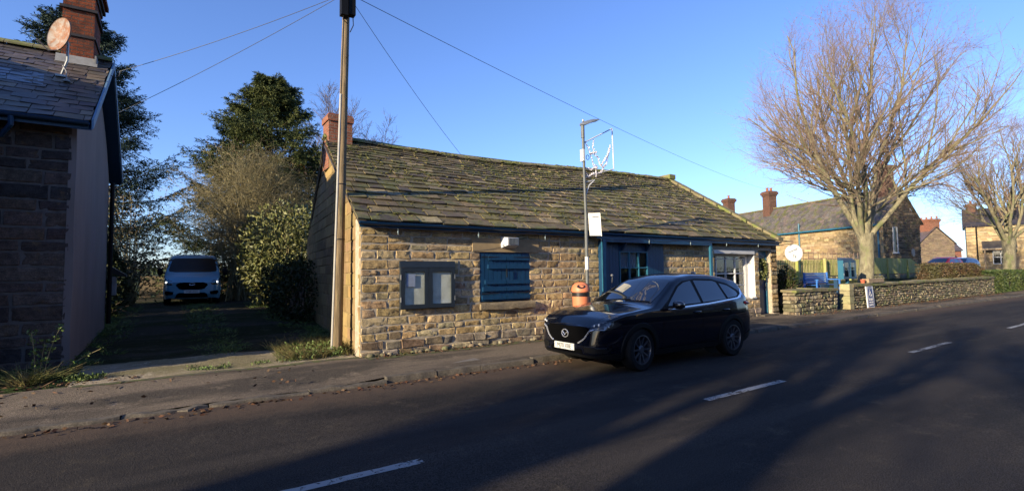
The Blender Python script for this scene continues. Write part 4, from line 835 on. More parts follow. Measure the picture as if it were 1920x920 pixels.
rw = thing('retaining_wall', 'low mossy stone wall beneath the garden fence', 'wall', (34, 13.5, .8))
mb = MB(); stone_wall(mb, (23.5, 13.25, 0), (1, 0, 0), (0, -1, 0), 22.5, .6, 1.34, rng, pal((.36, .33, .17), (.3, .27, .15), (.4, .36, .22)), (.12, .2), (.3, .6), .03, .008, res=.2); mb.build('stone_face', 'rubble', rw); mb = MB(); mb.box(23.5, 46, 13.26, 13.6, .3, 1.33); mb.build('wall_core', 'mortar', rw)
tr = thing('trellis', 'thin timber trellis standing above the picket fence by the hall', 'trellis', (31, 13.42, 2))
mb = MB()
for x in np.arange(27.2, 35.5, .55): mb.box(x, x+.04, 13.40, 13.42, 1.5, 2.72)
for z in (2.3, 2.6): mb.box(27.2, 35.2, 13.42, 13.435, z, z+.035)
mb.build('laths', 'trellis', tr)
tg = thing('planter_trough', 'pale timber planter trough on the wall top beside the lime trunk', 'planter', (25.4, 9.4, 1.15))
mb = MB(); mb.box(24.75, 26.3, 9.28, 9.55, 1.14, 1.30); mb.build('trough', 'wood_pale', tg)
tg = MB(); tg.lathe([(0, 0), (.07, 0), (.095, .13), (.105, .13), (.105, .16), (.09, .16), (.08, .12), (0, .11)], (24.45, 9.4, 1.12), n=16); tag(tg.build('plant_pot', 'terracotta'), 'small terracotta pot on the drystone wall under the blue notice board', 'plant pot')
sp = thing('sign_post', 'thin pale post at the pavement edge before the clipped hedge', 'post', (50.6, 8.9, .1))
mb = MB(); mb.box(50.6, 50.72, 8.95, 9.05, 0, 2.35); mb.build('post', 'wood_pale', sp)
mb = MB(); mb.box(50.5, 50.82, 8.93, 8.95, 2.0, 2.3); mb.build('plate', 'frame_grey', sp)
# ------------------------------------------------------------------ hall
rng = np.random.default_rng(41)
hl = thing('church_hall', 'long sandstone hall with steep grey roof and blue gutters behind the fence', 'hall', (46, 20, .8))
dh = np.array([math.cos(YAW+R_(15.5)), math.sin(YAW+R_(15.5)), 0]); g_ = np.array([dh[1], -dh[0], 0]); Pc = np.array([44.5, 15.58, 0]); HLn = 34
MT['mortar_hall'] = M('hall_mortar', (.42, .34, .22), .95, .15, 6)
mb = MB(); mb.prism([Pc+g_*.02+dh*.02, Pc+g_*3.7+dh*.02, Pc+g_*3.7+dh*.02+[0, 0, 5.2], Pc+g_*1.85+dh*.02+[0, 0, 7.8], Pc+g_*.02+dh*.02+[0, 0, 5.2]], dh*HLn); mb.build('wall_core', 'mortar_hall', hl)
mb = MB(); stone_wall(mb, Pc+dh*HLn, -dh, -g_, HLn, .8, 5.25, rng, HALL, (.13, .2), (.25, .6), .02, .008, res=None); mb.build('long_wall', 'stone_far', hl)
mb = MB(); gt_ = lambda x: 5.25+(1.85-np.abs(x-1.85))*1.4
stone_wall(mb, Pc, g_, -dh, 3.7, .8, gt_, rng, pal((.16, .12, .085), (.2, .15, .1), (.13, .1, .075), (.24, .18, .12)), (.14, .22), (.2, .45), .05, .012, res=.14, lump=.025, quoin=.3, openings=[(.82, 1.28, 3.0, 4.9)]); mb.build('gable_wall', 'rubble', hl)  # dark stone whose tone also carries the shade on this gable
mb = MB(); a = Pc+[0, 0, 5.3]-g_*.2-dh*.2+[0, 0, -.2]; b = Pc+g_*1.85-dh*.2+[0, 0, 7.93]
slates(mb, a+dh*(HLn+.4), a, b+dh*(HLn+.4), b, rng, pal((.13, .115, .10), (.15, .13, .11), (.11, .10, .09), (.14, .12, .11), (.17, .13, .11)), .3, .28, (.25, .4), .012, .015); c = Pc+g_*3.9-dh*.2+[0, 0, 5.1]
slates(mb, c, c+dh*(HLn+.4), b, b+dh*(HLn+.4), rng, pal((.13, .115, .10)), .4, .4, (.4, .6), .012, .015); mb.build('roof', 'slate', hl)
mb = MB(); mb.beam(b+[0, 0, .05], b+dh*HLn+[0, 0, .05], .22, .12); mb.build('ridge_tiles', 'coping', hl)
mb = MB(); mb.beam(a+[0, 0, .0]-g_*.05, a+dh*HLn-g_*.05, .12, .12)
for k in (7.7, .35):
    p = Pc+dh*k-g_*.08; mb.tube([p+[0, 0, 5.15 if k < 2 else 5.9], p+[0, 0, 1.2]], .07, 8)
mb.build('gutter', 'blue_light', hl)
mb = MB(); p = Pc-dh*.05+g_*.82
for x0, x1, z0, z1 in ((0, .05, 3.0, 4.9), (.41, .46, 3.0, 4.9), (0, .46, 4.85, 4.9), (-.08, .54, 2.88, 3.0)): mb.hexa(p+g_*x0+[0, 0, z0], p+g_*x1+[0, 0, z0], p+g_*x1+[0, 0, z1], p+g_*x0+[0, 0, z1], -dh*.07)
w1 = mb.build('window', 'white_paint', hl); mb = MB(); mb.hexa(p+[0, 0, 3], p+g_*.46+[0, 0, 3], p+g_*.46+[0, 0, 4.9], p+[0, 0, 4.9], dh*.02); mb.build('pane', 'dark_glass', w1)
mb = MB(); mb.lathe([(0, 0), (.3, 0), (.3, .06), (0, .06)][::-1], Pc+g_*2.75-dh*.15+[0, 0, 2.95], 'y', 20); mb.build('plaque', 'lead', hl)
def far_chim(parent, P, w, z0, z1, mat='brick_dull', pots=2, dd=None):
    x = dd if dd is not None else dh; y = np.array([x[1], -x[0], 0]); m = MB()
    for s, za, zb in ((w/2, z0, z1-.5), (w/2+.06, z1-.5, z1-.35), (w/2+.14, z1-.35, z1-.1), (w/2+.06, z1-.1, z1)):
        q = P-x*s-y*s; m.hexa(q+[0, 0, za], q+x*2*s+[0, 0, za], q+x*2*s+y*2*s+[0, 0, za], q+y*2*s+[0, 0, za], (0, 0, zb-za))
    c = m.build('chimney', mat, parent)
    for i in range(pots):
        m = MB(); m.lathe([(0, 0), (.14, 0), (.11, .3), (.15, .34), (.15, .38), (0, .38)][::-1], P+y*(i-(pots-1)/2)*w*.5+[0, 0, z1], n=10); m.build('chimney_pot', 'clay', c)
far_chim(hl, Pc+g_*1.75+dh*13.0, .9, 7.0, 9.75, pots=2)
far_chim(hl, Pc+g_*2.2+dh*19.6, .9, 7.0, 10.0, pots=1)
far_chim(hl, Pc+g_*1.9+dh*1.2, .9, 7.0, 9.9, pots=1)
# ------------------------------------------------------------------ far houses on the right
r_ = np.array(rt); f_ = np.array([math.cos(YAW), math.sin(YAW), 0])
def far_house(name, label, P, xd, w, dpt, z0, ze, zr, wallpal, roofpal, wmat='stone_far', gable_front=False, seed=1):
    r = np.random.default_rng(seed); xd = np.array(xd, float); xd /= np.linalg.norm(xd); yd = np.array([-xd[1], xd[0], 0]); P = np.array([P[0], P[1], 0.])
    t = thing(name, label, 'house', (*(P+xd*w/2+yd*dpt/2)[:2], z0)); m = MB()
    if gable_front: m.prism([P+[0, 0, z0], P+xd*w+[0, 0, z0], P+xd*w+[0, 0, ze], P+xd*w/2+[0, 0, zr], P+[0, 0, ze]], yd*dpt)
    else: m.prism([P+[0, 0, z0], P+yd*dpt+[0, 0, z0], P+yd*dpt+[0, 0, ze], P+yd*dpt/2+[0, 0, zr], P+[0, 0, ze]], xd*w)
    m.build('wall_core', 'mortar_hall', t); m = MB()
    tf = (lambda x: ze+(1-np.abs(x/w*2-1))*(zr-ze)) if gable_front else ze
    stone_wall(m, P, xd, -yd, w, z0, tf, r, wallpal, (.16, .24), (.3, .6), .03, .01, res=None)
    stone_wall(m, P+yd*dpt, -yd, -xd, dpt, z0, ze if gable_front else (lambda x: ze+(1-np.abs(x/dpt*2-1))*(zr-ze)), r, wallpal, (.16, .24), (.3, .6), .03, .01, res=None); m.build('wall', wmat, t); m = MB(); o = .25
    if gable_front:
        for s in (0, 1):
            e0 = P+(xd*(w+o) if s else -xd*o)-yd*o+[0, 0, ze-.15]; e1 = e0+yd*(dpt+2*o); q0 = P+xd*w/2-yd*o+[0, 0, zr+.08]; q1 = q0+yd*(dpt+2*o); slates(m, e0, e1, q0, q1, r, roofpal, .35, .3, (.3, .5))
    else:
        for s in (0, 1):
            e0 = P-xd*o+(yd*(dpt+o) if s else -yd*o)+[0, 0, ze-.12]; e1 = e0+xd*(w+2*o); q0 = P-xd*o+yd*dpt/2+[0, 0, zr+.08]; q1 = q0+xd*(w+2*o); slates(m, e0, e1, q0, q1, r, roofpal, .35, .3, (.3, .5))
    m.build('roof', 'slate_dark', t); return t, P, xd, yd
hA, PA, xa, ya = far_house('far_house', 'distant gabled stone house with two tall brick chimneys beyond the parked red car', (92.2, 27.9), (4.6, -2.6, 0), 5.8, 9, 1.4, 5.5, 7.9, pal((.3, .22, .14), (.26, .19, .13), (.22, .16, .12)), pal((.16, .12, .11), (.13, .1, .1)), gable_front=True, seed=2)
far_chim(hA, PA+xa*2.9+ya*1.0, 1.7, 6.8, 9.2, 'brick', 4, xa); far_chim(hA, PA+xa*5.2+ya*4, 1.6, 4.5, 8.4, 'brick', 3, xa)
hB, PB, xb, yb = far_house('far_house', 'distant sandstone house with dark porch roof behind the second bare tree', (78.6, 19.1), (.25, -.97, 0), 9.5, 6, 1.2, 6.7, 8.9, HALL, pal((.05, .045, .05), (.065, .055, .055)), seed=3)
far_chim(hB, PB+xb*.6+yb*2.8, .8, 8.0, 9.6, 'brick_dull', 2, xb)
mb = MB(); p = PB-yb*.05
mb.hexa(p+xb*1.3-yb*1.0+[0, 0, 3.9], p+xb*4.2-yb*1.0+[0, 0, 3.9], p+xb*4.2+[0, 0, 4.75], p+xb*1.3+[0, 0, 4.75], (0, 0, .1)); po = mb.build('porch_roof', 'slate_dark', hB)
mb = MB(); mb.beam(p+xb*1.3-yb*1.0+[0, 0, 3.85], p+xb*4.2-yb*1.0+[0, 0, 3.85], .12, .16); mb.beam(p+xb*1.5-yb*.9+[0, 0, 1.2], p+xb*1.5-yb*.9+[0, 0, 3.8], .12, .12, (1, 0, 0)); mb.beam(p+xb*4.0-yb*.9+[0, 0, 1.2], p+xb*4.0-yb*.9+[0, 0, 3.8], .12, .12, (1, 0, 0)); mb.build('porch_frame', 'wood_pale', hB)
def fwin(parent, P, xd, yd, x0, x1, z0, z1, frame='white_paint', nx=2, nz=2):
    m = MB(); q = P-yd*.07
    def bar(a, b, c, d): m.hexa(q+xd*a+[0, 0, c], q+xd*b+[0, 0, c], q+xd*b+[0, 0, d], q+xd*a+[0, 0, d], -yd*.05)
    for i in range(nx+1): x = x0+(x1-x0)*i/nx; bar(x-.04, x+.04, z0, z1)
    for i in range(nz+1): z = z0+(z1-z0)*i/nz; bar(x0, x1, z-.04, z+.04)
    w = m.build('window', frame, parent); m = MB(); m.hexa(q+xd*x0+[0, 0, z0], q+xd*x1+[0, 0, z0], q+xd*x1+[0, 0, z1], q+xd*x0+[0, 0, z1], yd*.02); m.build('pane', 'dark_glass', w)
fwin(hB, PB, xb, yb, 2.2, 3.5, 2.2, 3.7); fwin(hB, PB, xb, yb, 6.0, 6.8, 4.9, 6.2); mb = MB(); mb.tube([PB+xb*.9-yb*.1+[0, 0, 6.6], PB+xb*.9-yb*.1+[0, 0, 1.2]], .08, 6); mb.build('downpipe', 'black', hB)
hC, PC_, xc, yc = far_house('far_house', 'low distant brick house between the red car and the sandstone house', (101, 29.5), (4.3, -3.0, 0), 5.5, 6, 1.2, 4.6, 7.2, pal((.3, .12, .08), (.26, .1, .07)), pal((.14, .11, .11), (.12, .1, .1)), seed=4)
# ------------------------------------------------------------------ vehicles
def smooth_interp(x, tab, w=.06):
    X = np.array([a for a, _ in tab]); Y = np.array([b for _, b in tab]); g = np.arange(X[0]-.4, X[-1]+.4, .01)
    y = np.interp(g, X, Y); k = np.exp(-.5*(np.arange(-20, 21)*.01/w)**2); k /= k.sum(); yp = np.pad(y, 20, mode='edge'); y2 = np.convolve(yp, k, 'valid')
    return np.interp(x, g, y2)
def shell(S):
    L = S['L']; xs = np.unique(np.concatenate([-L+np.linspace(0, 1, 14)**1.6*.3, np.linspace(-L+.3, L-.3, int((2*L-.6)/.035)), L-np.linspace(0, 1, 14)**1.6*.3]))
    zt = smooth_interp(xs, S['top'], .035); bl = smooth_interp(xs, S['belt'], .1); Wd = np.interp(xs, *zip(*S['width'])); Wd = np.convolve(np.pad(Wd, 2, mode='edge'), [.1, .2, .4, .2, .1], 'valid')
    zb = np.interp(xs, *zip(*S['bot'])); n1, n2, n3 = 18, 14, 16; sec = []
    for i, x in enumerate(xs):
        zs = min(bl[i], zt[i]-S.get('drop', .06)); t = np.linspace(0, 1, n1); z = zb[i]+(zs-zb[i])*t
        y = Wd[i]*np.interp(z, *zip(*S['prof'])); ysh = y[-1]; ze = zt[i]-min(.05, (zt[i]-zs)*.6); ye = max(.15, ysh-(ze-zs)*S['tum']-.02)
        t = np.linspace(0, 1, n2+1)[1:]; z2 = zs+(ze-zs)*t; y2 = ysh+(ye-ysh)*t
        y3 = ye*(1-np.linspace(0, 1, n3+1)[1:]); z3 = zt[i]-(zt[i]-ze)*(y3/ye)**2.2
        P = np.stack([np.concatenate([y, y2, y3]), np.concatenate([z, z2, z3])], 1)
        for _ in range(3): Q = P.copy(); Q[1:-1] = .25*P[:-2]+.5*P[1:-1]+.25*P[2:]; P = Q
        sec.append(P)
    A = np.array(sec); A[:, -1, 0] = 0
    for _ in range(2): B = A.copy(); B[1:-1] = .25*A[:-2]+.5*A[1:-1]+.25*A[2:]; A = B
    X = np.repeat(xs[:, None], A.shape[1], 1)
    nose = np.interp(A[..., 1], *zip(*S['nose']))*np.clip((-L+.5-X)/.5, 0, 1); tail = np.interp(A[..., 1], *zip(*S['tail']))*np.clip((X-(L-.45))/.45, 0, 1)
    X = X+nose-tail
    half = np.stack([X, A[..., 0], A[..., 1]], -1); full = np.concatenate([half*[1, -1, 1], half[:, ::-1][:, 1:]], 1)
    mb = MB(); mb.grid(full)
    for s, row in ((0, half[0]), (1, half[-1])):     # end caps
        m = 15; G = np.array([[(p[0]+(-1 if s == 0 else 1)*.035*(1-q*q)*min(1, p[1]/.3), p[1]*q, p[2]) for q in np.linspace(-1, 1, m)] for p in row]); mb.grid(G, flip=(s == 1))
    return mb, full
class Car:
    def __init__(s, S, root, paint):
        s.S = S; s.root = root; mb, full = shell(S); V = np.vstack(mb.v); s.bvh = BVHTree.FromPolygons([tuple(v) for v in V], mb.f)
        keep = []
        for f in mb.f:
            c = V[list(f)].mean(0)
            if abs(c[1]) > .5 and any((c[0]-xw)**2+(c[2]-S['r'])**2 < (S['ra'])**2 for xw in S['wheels']): continue
            keep.append(f)
        mb.f = keep; mb.c = [(1, 1, 1)]*len(keep); mb.m = [0]*len(keep)
        zf = S['bot'][1][1]+.02; L = S['L']; mb.box(-L+.2, L-.2, -.5, .5, zf, zf+.03)
        s.body = mb.build('body', paint, root, smooth=50, local=True)
        for xw in S['wheels']:
            for sd in (-1, 1): s.arch(xw, sd)
    def side_y(s, x, z, sd):
        h = s.bvh.ray_cast(Vector((x, sd*3, z)), Vector((0, -sd, 0))); return h[0].y if h[0] is not None else sd*.9
    def arch(s, xw, sd):
        S = s.S; r0, r1 = S['ra']-.035, S['ra']+S.get('clad', .05); zc = S['r']; a = np.linspace(-.25, math.pi+.25, 28); m = MB(); G = []
        for t in a:
            c, q = math.cos(t), math.sin(t); yo = s.side_y(xw+c*(r1+.01), max(.28, zc+q*(r1+.01)), sd)
            G.append([(xw+c*r1, yo, zc+q*r1), (xw+c*(r1-.01), yo+sd*.018, zc+q*(r1-.01)), (xw+c*r0, yo+sd*.014, zc+q*r0), (xw+c*r0, yo-sd*.5, zc+q*r0)])
        m.grid(np.array(G), flip=(sd > 0)); m.build('wheel_arch', 'black' if S.get('cladmat', 1) else s.body.data.materials[0], s.root, local=True)
        m = MB(); y = sd*.42; m.lathe([(0, 0), (r0, 0)], (xw, y, zc), 'y', 28); m.build('wheel_well', 'black', s.root, local=True)
    def cutpoly(s, P, n, step=.05):
        bm = bmesh.new(); vs = [bm.verts.new(p) for p in P]; bm.faces.new(vs); P = np.array(P, float); n = Vector(n).normalized()
        a = n.orthogonal().normalized(); b = n.cross(a)
        if abs(n.z) < .9: b = Vector((0, 0, 1)); a = n.cross(b).normalized()
        for d in (a, b):
            q = P@np.array(d); k = max(1, int((q.max()-q.min())/step))
            for i in range(1, k):
                c = q.min()+(q.max()-q.min())*i/k; bmesh.ops.bisect_plane(bm, geom=bm.verts[:]+bm.edges[:]+bm.faces[:], plane_co=d*c, plane_no=d, dist=1e-6)
        bm.verts.index_update(); V = [v.co.copy() for v in bm.verts]; F = [[v.index for v in f.verts] for f in bm.faces]; bm.free(); return V, F
    def proj(s, name, poly, view, mat, off=.004, parent=None, step=.05):
        d = {'L': Vector((0, 1, 0)), 'R': Vector((0, -1, 0)), 'F': Vector((1, 0, 0)), 'B': Vector((-1, 0, 0)), 'T': Vector((0, 0, -1))}[view]
        P = [{'L': (a, -3, b), 'R': (a, 3, b), 'F': (-5, a, b), 'B': (5, a, b), 'T': (a, b, 4)}[view] for a, b in poly]
        V, F = s.cutpoly(P, d, step); O = []
        for v in V:
            h = s.bvh.ray_cast(v, d)
            if h[0] is None: h = s.bvh.find_nearest(Vector((max(-s.S['L'], min(s.S['L'], v.x)), max(-1, min(1, v.y)), min(v.z, 2))))
            n = h[1] if h[1].dot(d) < 0 else -h[1]; O.append(h[0]+n*off)
        m = MB(); m.add([tuple(o) for o in O], F); o = m.build(name, mat, parent or s.root, smooth=60, local=True); o.data.update()
        s.orient(o, d); return o
    def orient(s, o, d):
        me = o.data; bm = bmesh.new(); bm.from_mesh(me); sm = sum((f.normal*f.calc_area() for f in bm.faces), Vector())
        if sm.dot(d) > 0: bmesh.ops.reverse_faces(bm, faces=bm.faces[:])
        bm.to_mesh(me); bm.free(); me.update()
    def near(s, name, P, n, mat, off=.005, parent=None, step=.04):
        V, F = s.cutpoly(P, n, step); O = []
        for v in V:
            h = s.bvh.find_nearest(v); nn = h[1] if h[1].dot(Vector(n)) > 0 else -h[1]; O.append(h[0]+nn*off)
        m = MB(); m.add([tuple(o) for o in O], F); o = m.build(name, mat, parent or s.root, smooth=60, local=True); s.orient(o, -Vector(n)); return o
    def seam(s, m, pts, r=.0028, off=-.001, k=14):
        pts = np.array(pts, float); t = np.linspace(0, len(pts)-1, k*(len(pts)-1)+1); P = np.stack([np.interp(t, range(len(pts)), pts[:, i]) for i in range(3)], 1); O = []
        for p in P:
            h = s.bvh.find_nearest(Vector(p)); n = h[1]; n = n if n.dot(h[0]-Vector((h[0].x, 0, .7))) > 0 else -n; O.append(tuple(h[0]+n*off))
        m.tube(O, r, 6)
def wheel(root, x, y, r, rr, w, sd, spokes, mat, steer=0.):
    wh = bpy.data.objects.new('wheel', None); COL.objects.link(wh); wh.parent = root; wh.location = (x, y, r); wh.rotation_euler = (0, 0, steer); OFF[wh.name] = (0, 0, 0)
    m = MB(); m.lathe([(rr, -w/2), (r-.03, -w/2-.004), (r-.008, -w/2+.012), (r, -w/2+.035), (r, w/2-.035), (r-.008, w/2-.012), (r-.03, w/2+.004), (rr, w/2)], (0, 0, 0), 'y', 40); m.build('tyre', 'tyre', wh, local=True)
    m = MB(); o = sd*w/2
    pr = [(rr+.004, o-sd*.0), (rr-.012, o+sd*.002), (rr-.02, o-sd*.02), (rr-.03, o-sd*.16)]; m.lathe(pr, (0, 0, 0), 'y', 40)
    m.lathe([(0, o-sd*.012), (.055, o-sd*.012), (.075, o-sd*.03), (.075, o-sd*.08)], (0, 0, 0), 'y', 20)
    for i in range(spokes):
        for k in (-1, 1):
            a = 2*math.pi*i/spokes+.3; a2 = a+k*math.pi/spokes*.52
            p = np.array([.05*math.cos(a+k*.25), 0, .05*math.sin(a+k*.25)]); q = np.array([(rr-.012)*math.cos(a2), 0, (rr-.012)*math.sin(a2)]); d = q-p; d /= np.linalg.norm(d); sdv = np.array([-d[2], 0, d[0]])*.015
            m.hexa(p-sdv+[0, o-sd*.03, 0], p+sdv+[0, o-sd*.03, 0], q+sdv*.8+[0, o-sd*.012, 0], q-sdv*.8+[0, o-sd*.012, 0], (0, -sd*.03, 0))
    m.build('rim', mat, wh, local=True)
    m = MB(); m.lathe([(0, o-sd*.10), (.16, o-sd*.10), (.16, o-sd*.12)], (0, 0, 0), 'y', 24); m.build('brake_disc', 'steel_dark', wh, local=True); m = MB(); m.lathe([(0, o-sd*.15), (rr, o-sd*.15)], (0, 0, 0), 'y', 24); m.build('hub_back', 'black', wh, local=True)
    return wh
def ellipsoid(m, c, s, n=16, k=10, p=2.4):
    G = []
    for i in range(k+1):
        b = math.pi*i/k-math.pi/2
        G.append([(c[0]+s[0]*math.copysign(abs(math.cos(b)*math.cos(a))**(2/p), math.cos(a)), c[1]+s[1]*math.copysign(abs(math.cos(b)*math.sin(a))**(2/p), math.sin(a)), c[2]+s[2]*math.copysign(abs(math.sin(b))**(2/p), math.sin(b))) for a in np.linspace(0, 2*math.pi, n+1)])
    m.grid(np.array(G), flip=True)
MT['gap'] = M('panel_gap_shadow', (.001, .001, .001), 1, 0, spec=0)
MT['tyre'] = M('tyre_rubber', (.010, .010, .011), .8, .2, 20, .004, 40, spec=.15)
MT['navy'] = M('navy_metallic_paint', (.002, .0035, .010), .2, 0, metal=0, spec=.1, coat=.9)
MT['chrome'] = M('satin_chrome', (1., 1., 1.05), .22, 0, metal=.75)
MT['steel_dark'] = M('dark_steel', (.06, .06, .065), .35, 0, metal=.8)
MT['alloy'] = M('dark_alloy', (.16, .16, .175), .3, 0, metal=.6)
MT['carglass'] = M('tinted_car_glass', (.008, .010, .013), .03, 0, spec=.9, coat=.6)
MT['lamp'] = M('lamp_glass', (.7, .72, .75), .08, .4, 30, spec=.9, coat=1)
MT['lamp_dark'] = M('smoked_lamp_glass', (.03, .032, .035), .06, 0, spec=.9, coat=1)
MT['redlamp'] = M('red_lamp_glass', (.55, .015, .02), .3, 0, spec=.4, coat=.4)
MT['plate'] = M('number_plate_white', (.82, .82, .78), .4, 0)
MT['vanblue'] = M('steel_blue_van_paint', (.14, .38, .54), .35, 0, metal=.15, spec=.5, coat=.8)
MT['redpaint'] = M('red_car_paint', (.75, .03, .035), .4, 0, spec=.3, coat=.15)
MT['bluepaint'] = M('dark_blue_car_paint', (.01, .02, .07), .3, 0, spec=.5, coat=1)
def lit_mat():
    m, t, b = nodes_of('lit_lamp'); b.inputs['Emission Color'].default_value = (.9, .95, 1, 1); b.inputs['Emission Strength'].default_value = 2.0; return m
MT['lit'] = lit_mat()
SUV = dict(L=2.275, r=.365, ra=.415, wheels=(-1.35, 1.35), tum=.46, drop=.055,
    top=[(-2.275, .78), (-2.24, .87), (-2.15, .93), (-1.8, 1.01), (-1.3, 1.08), (-1.0, 1.115), (-.92, 1.14), (-.15, 1.56), (.1, 1.635), (.5, 1.675), (1.0, 1.665), (1.5, 1.61), (1.82, 1.54), (1.93, 1.45), (2.14, 1.13), (2.2, 1.02), (2.275, .8)],
    belt=[(-2.3, .86), (-1.8, .97), (-1, 1.03), (0, 1.06), (1, 1.11), (2.3, 1.16)],
    width=[(-2.275, .58), (-2.25, .70), (-2.2, .77), (-2.1, .84), (-1.9, .89), (-1.5, .915), (0, .92), (1.5, .915), (1.9, .885), (2.1, .84), (2.2, .77), (2.275, .6)],
    bot=[(-2.275, .27), (-1.9, .21), (1.9, .24), (2.275, .36)], prof=[(.2, .90), (.3, .945), (.45, .97), (.62, .985), (.75, 1.0), (.9, .995), (1.0, .975), (1.2, .95)],
    nose=[(.2, .10), (.32, .02), (.45, .0), (.62, .02), (.78, .04), (.9, .12), (1.1, .2)], tail=[(.3, .08), (.45, 0), (.75, .02), (.95, .08), (1.2, .12), (1.5, .2)])
def build_suv():
    root = thing('parked_car', 'dark navy SUV parked by the kerb in front of the shop', 'car', (8.05, 6.86, .006))
    c = Car(SUV, root, 'navy'); g = {}
    for v, sd in (('L', -1), ('R', 1)):
        c.proj('window_surround', [(-.80, 1.035), (-.50, 1.19), (-.14, 1.43), (.08, 1.515), (.5, 1.555), (1.0, 1.54), (1.45, 1.44), (1.74, 1.30), (1.78, 1.24), (1.62, 1.165), (.6, 1.09)], v, 'black', .003)
        c.proj('side_window', [(-.60, 1.075), (-.42, 1.20), (-.10, 1.41), (.10, 1.485), (.32, 1.515), (.36, 1.10)], v, 'carglass', .008)
        c.proj('side_window', [(.44, 1.105), (.41, 1.52), (1.0, 1.50), (1.10, 1.47), (1.20, 1.14)], v, 'carglass', .008)
        c.proj('side_window', [(1.27, 1.155), (1.18, 1.45), (1.42, 1.40), (1.64, 1.275), (1.66, 1.22), (1.58, 1.18)], v, 'carglass', .008)
        c.proj('window_trim', [(-.62, 1.035), (.6, 1.085), (1.60, 1.155), (1.76, 1.22), (1.80, 1.29), (1.86, 1.34), (1.84, 1.22), (1.72, 1.15), (1.58, 1.13), (.6, 1.06), (-.62, 1.012)], v, 'chrome', .007)
        c.proj('sill_cladding', [(-.96, .24), (-.98, .34), (.96, .345), (.94, .25)], v, 'black', .012)
        c.proj('bumper_cladding', [(-2.2, .2), (-2.2, .34), (-1.80, .36), (-1.78, .2)], v, 'black', .01); c.proj('bumper_cladding', [(1.78, .2), (1.80, .40), (2.2, .48), (2.2, .3)], v, 'black', .01)
        y = sd*.93; m = MB()
        c.seam(m, [(-.78, y, .36), (-.80, y, .7), (-.72, y, 1.0)]); c.seam(m, [(.38, y, .36), (.38, y, .8), (.40, y, 1.08)]); c.seam(m, [(.92, y, .40), (1.02, y, .66), (1.26, y, .86), (1.30, y, 1.10)]); c.seam(m, [(-.78, y, .36), (.38, y, .36), (.92, y, .40)])
        c.seam(m, [(-2.12, sd*.62, .93), (-1.7, sd*.76, 1.0), (-1.1, sd*.80, 1.08)]); m.build('panel_gap', 'gap', c.body, local=True)
        for x in (.20, 1.13):
            m = MB(); yy = c.side_y(x, .93, sd); ellipsoid(m, (x, yy+sd*.022, .935), (.10, .018, .02)); m.build('door_handle', 'navy', c.body, local=True)
        m = MB(); ellipsoid(m, (-.50, sd*1.03, 1.10), (.075, .115, .075)); m.hexa((-.56, sd*.86, 1.01), (-.46, sd*.86, 1.01), (-.46, sd*.98, 1.06), (-.56, sd*.98, 1.06), (0, 0, .03)); mi = m.build('wing_mirror', 'mirror_black', root, local=True)
        m = MB(); m.box(-.425, -.42, min(sd*.94, sd*1.11), max(sd*.94, sd*1.11), 1.05, 1.15); m.build('mirror_glass', 'chrome', mi, local=True)
        c.near('headlight', [(-2.13, sd*.62, .79), (-2.2, sd*.56, .725), (-2.02, sd*.82, .745), (-1.82, sd*.90, .83), (-1.88, sd*.88, .86), (-2.08, sd*.74, .845)], (-.6, sd*.7, .15), 'lamp_dark', .008)
        m = MB()
        for x, yv, z, r in ((-2.12, .70, .775, .028), (-2.16, .635, .765, .024), (-2.04, .80, .79, .018)):
            m = MB(); h = c.bvh.find_nearest(Vector((x, sd*yv, z))); ellipsoid(m, tuple(h[0]+Vector((-.004, sd*.004, 0))), (r*.6, r*.6, r*.9)); m.build('lamp_lens', 'lamp', root, local=True)
        c.near('tail_light', [(2.16, sd*.70, .98), (1.94, sd*.87, .98), (1.84, sd*.89, 1.04), (2.0, sd*.85, 1.09), (2.16, sd*.70, 1.08)], (.6, sd*.7, 0), 'redlamp', .016)
        m = MB(); c.seam(m, [(1.86, sd*.90, 1.05), (2.02, sd*.86, 1.03), (2.16, sd*.74, 1.02)], .034, .004, 6); m.build('tail_lamp_lens', 'redlamp', root, local=True)
        m = MB(); P = [(-2.25, 0, .462), (-2.24, sd*.20, .466), (-2.26, sd*.36, .51), (-2.23, sd*.47, .58), (-2.18, sd*.56, .70), (-2.14, sd*.63, .735)]; c.seam(m, P, .014, .012, 8); m.build('chrome_wing', 'chrome', root, local=True)
        c.proj('fog_recess', [(sd*.48, .36), (sd*.46, .45), (sd*.84, .45), (sd*.80, .36)], 'F', 'black', .006)
        m = MB(); c.seam(m, [(-2.22, sd*.48, .455), (-2.16, sd*.66, .455), (-2.08, sd*.78, .45)], .006, .006, 8); m.build('fog_trim', 'steel_dark', root, local=True)
    c.proj('grille', [(-.50, .78), (.50, .78), (.57, .72), (.46, .57), (.34, .50), (.2, .47), (-.2, .47), (-.34, .50), (-.46, .57), (-.57, .72)], 'F', 'grille_black', .006)
    c.proj('lower_intake', [(-.42, .33), (.42, .33), (.40, .41), (-.40, .41)], 'F', 'grille_black', .006); c.proj('lower_bumper', [(-.9, .22), (.9, .22), (.88, .32), (-.88, .32)], 'F', 'black', .006)
    c.proj('windscreen', [(-.86, -.70), (-.95, 0), (-.86, .70), (-.60, .68), (-.17, .58), (-.12, 0), (-.17, -.58), (-.60, -.68)], 'T', 'carglass', .006)
    c.proj('rear_window', [(-.55, 1.20), (.55, 1.20), (.50, 1.45), (-.50, 1.45)], 'B', 'carglass', .006)
    h = c.bvh.ray_cast(Vector((-5, 0, .645)), Vector((1, 0, 0)))[0]; x0 = h.x-.015
    m = MB(); m.tube([(x0, .085*math.cos(a), .645+.066*math.sin(a)) for a in np.linspace(0, 2*math.pi, 25)], .008, 6)
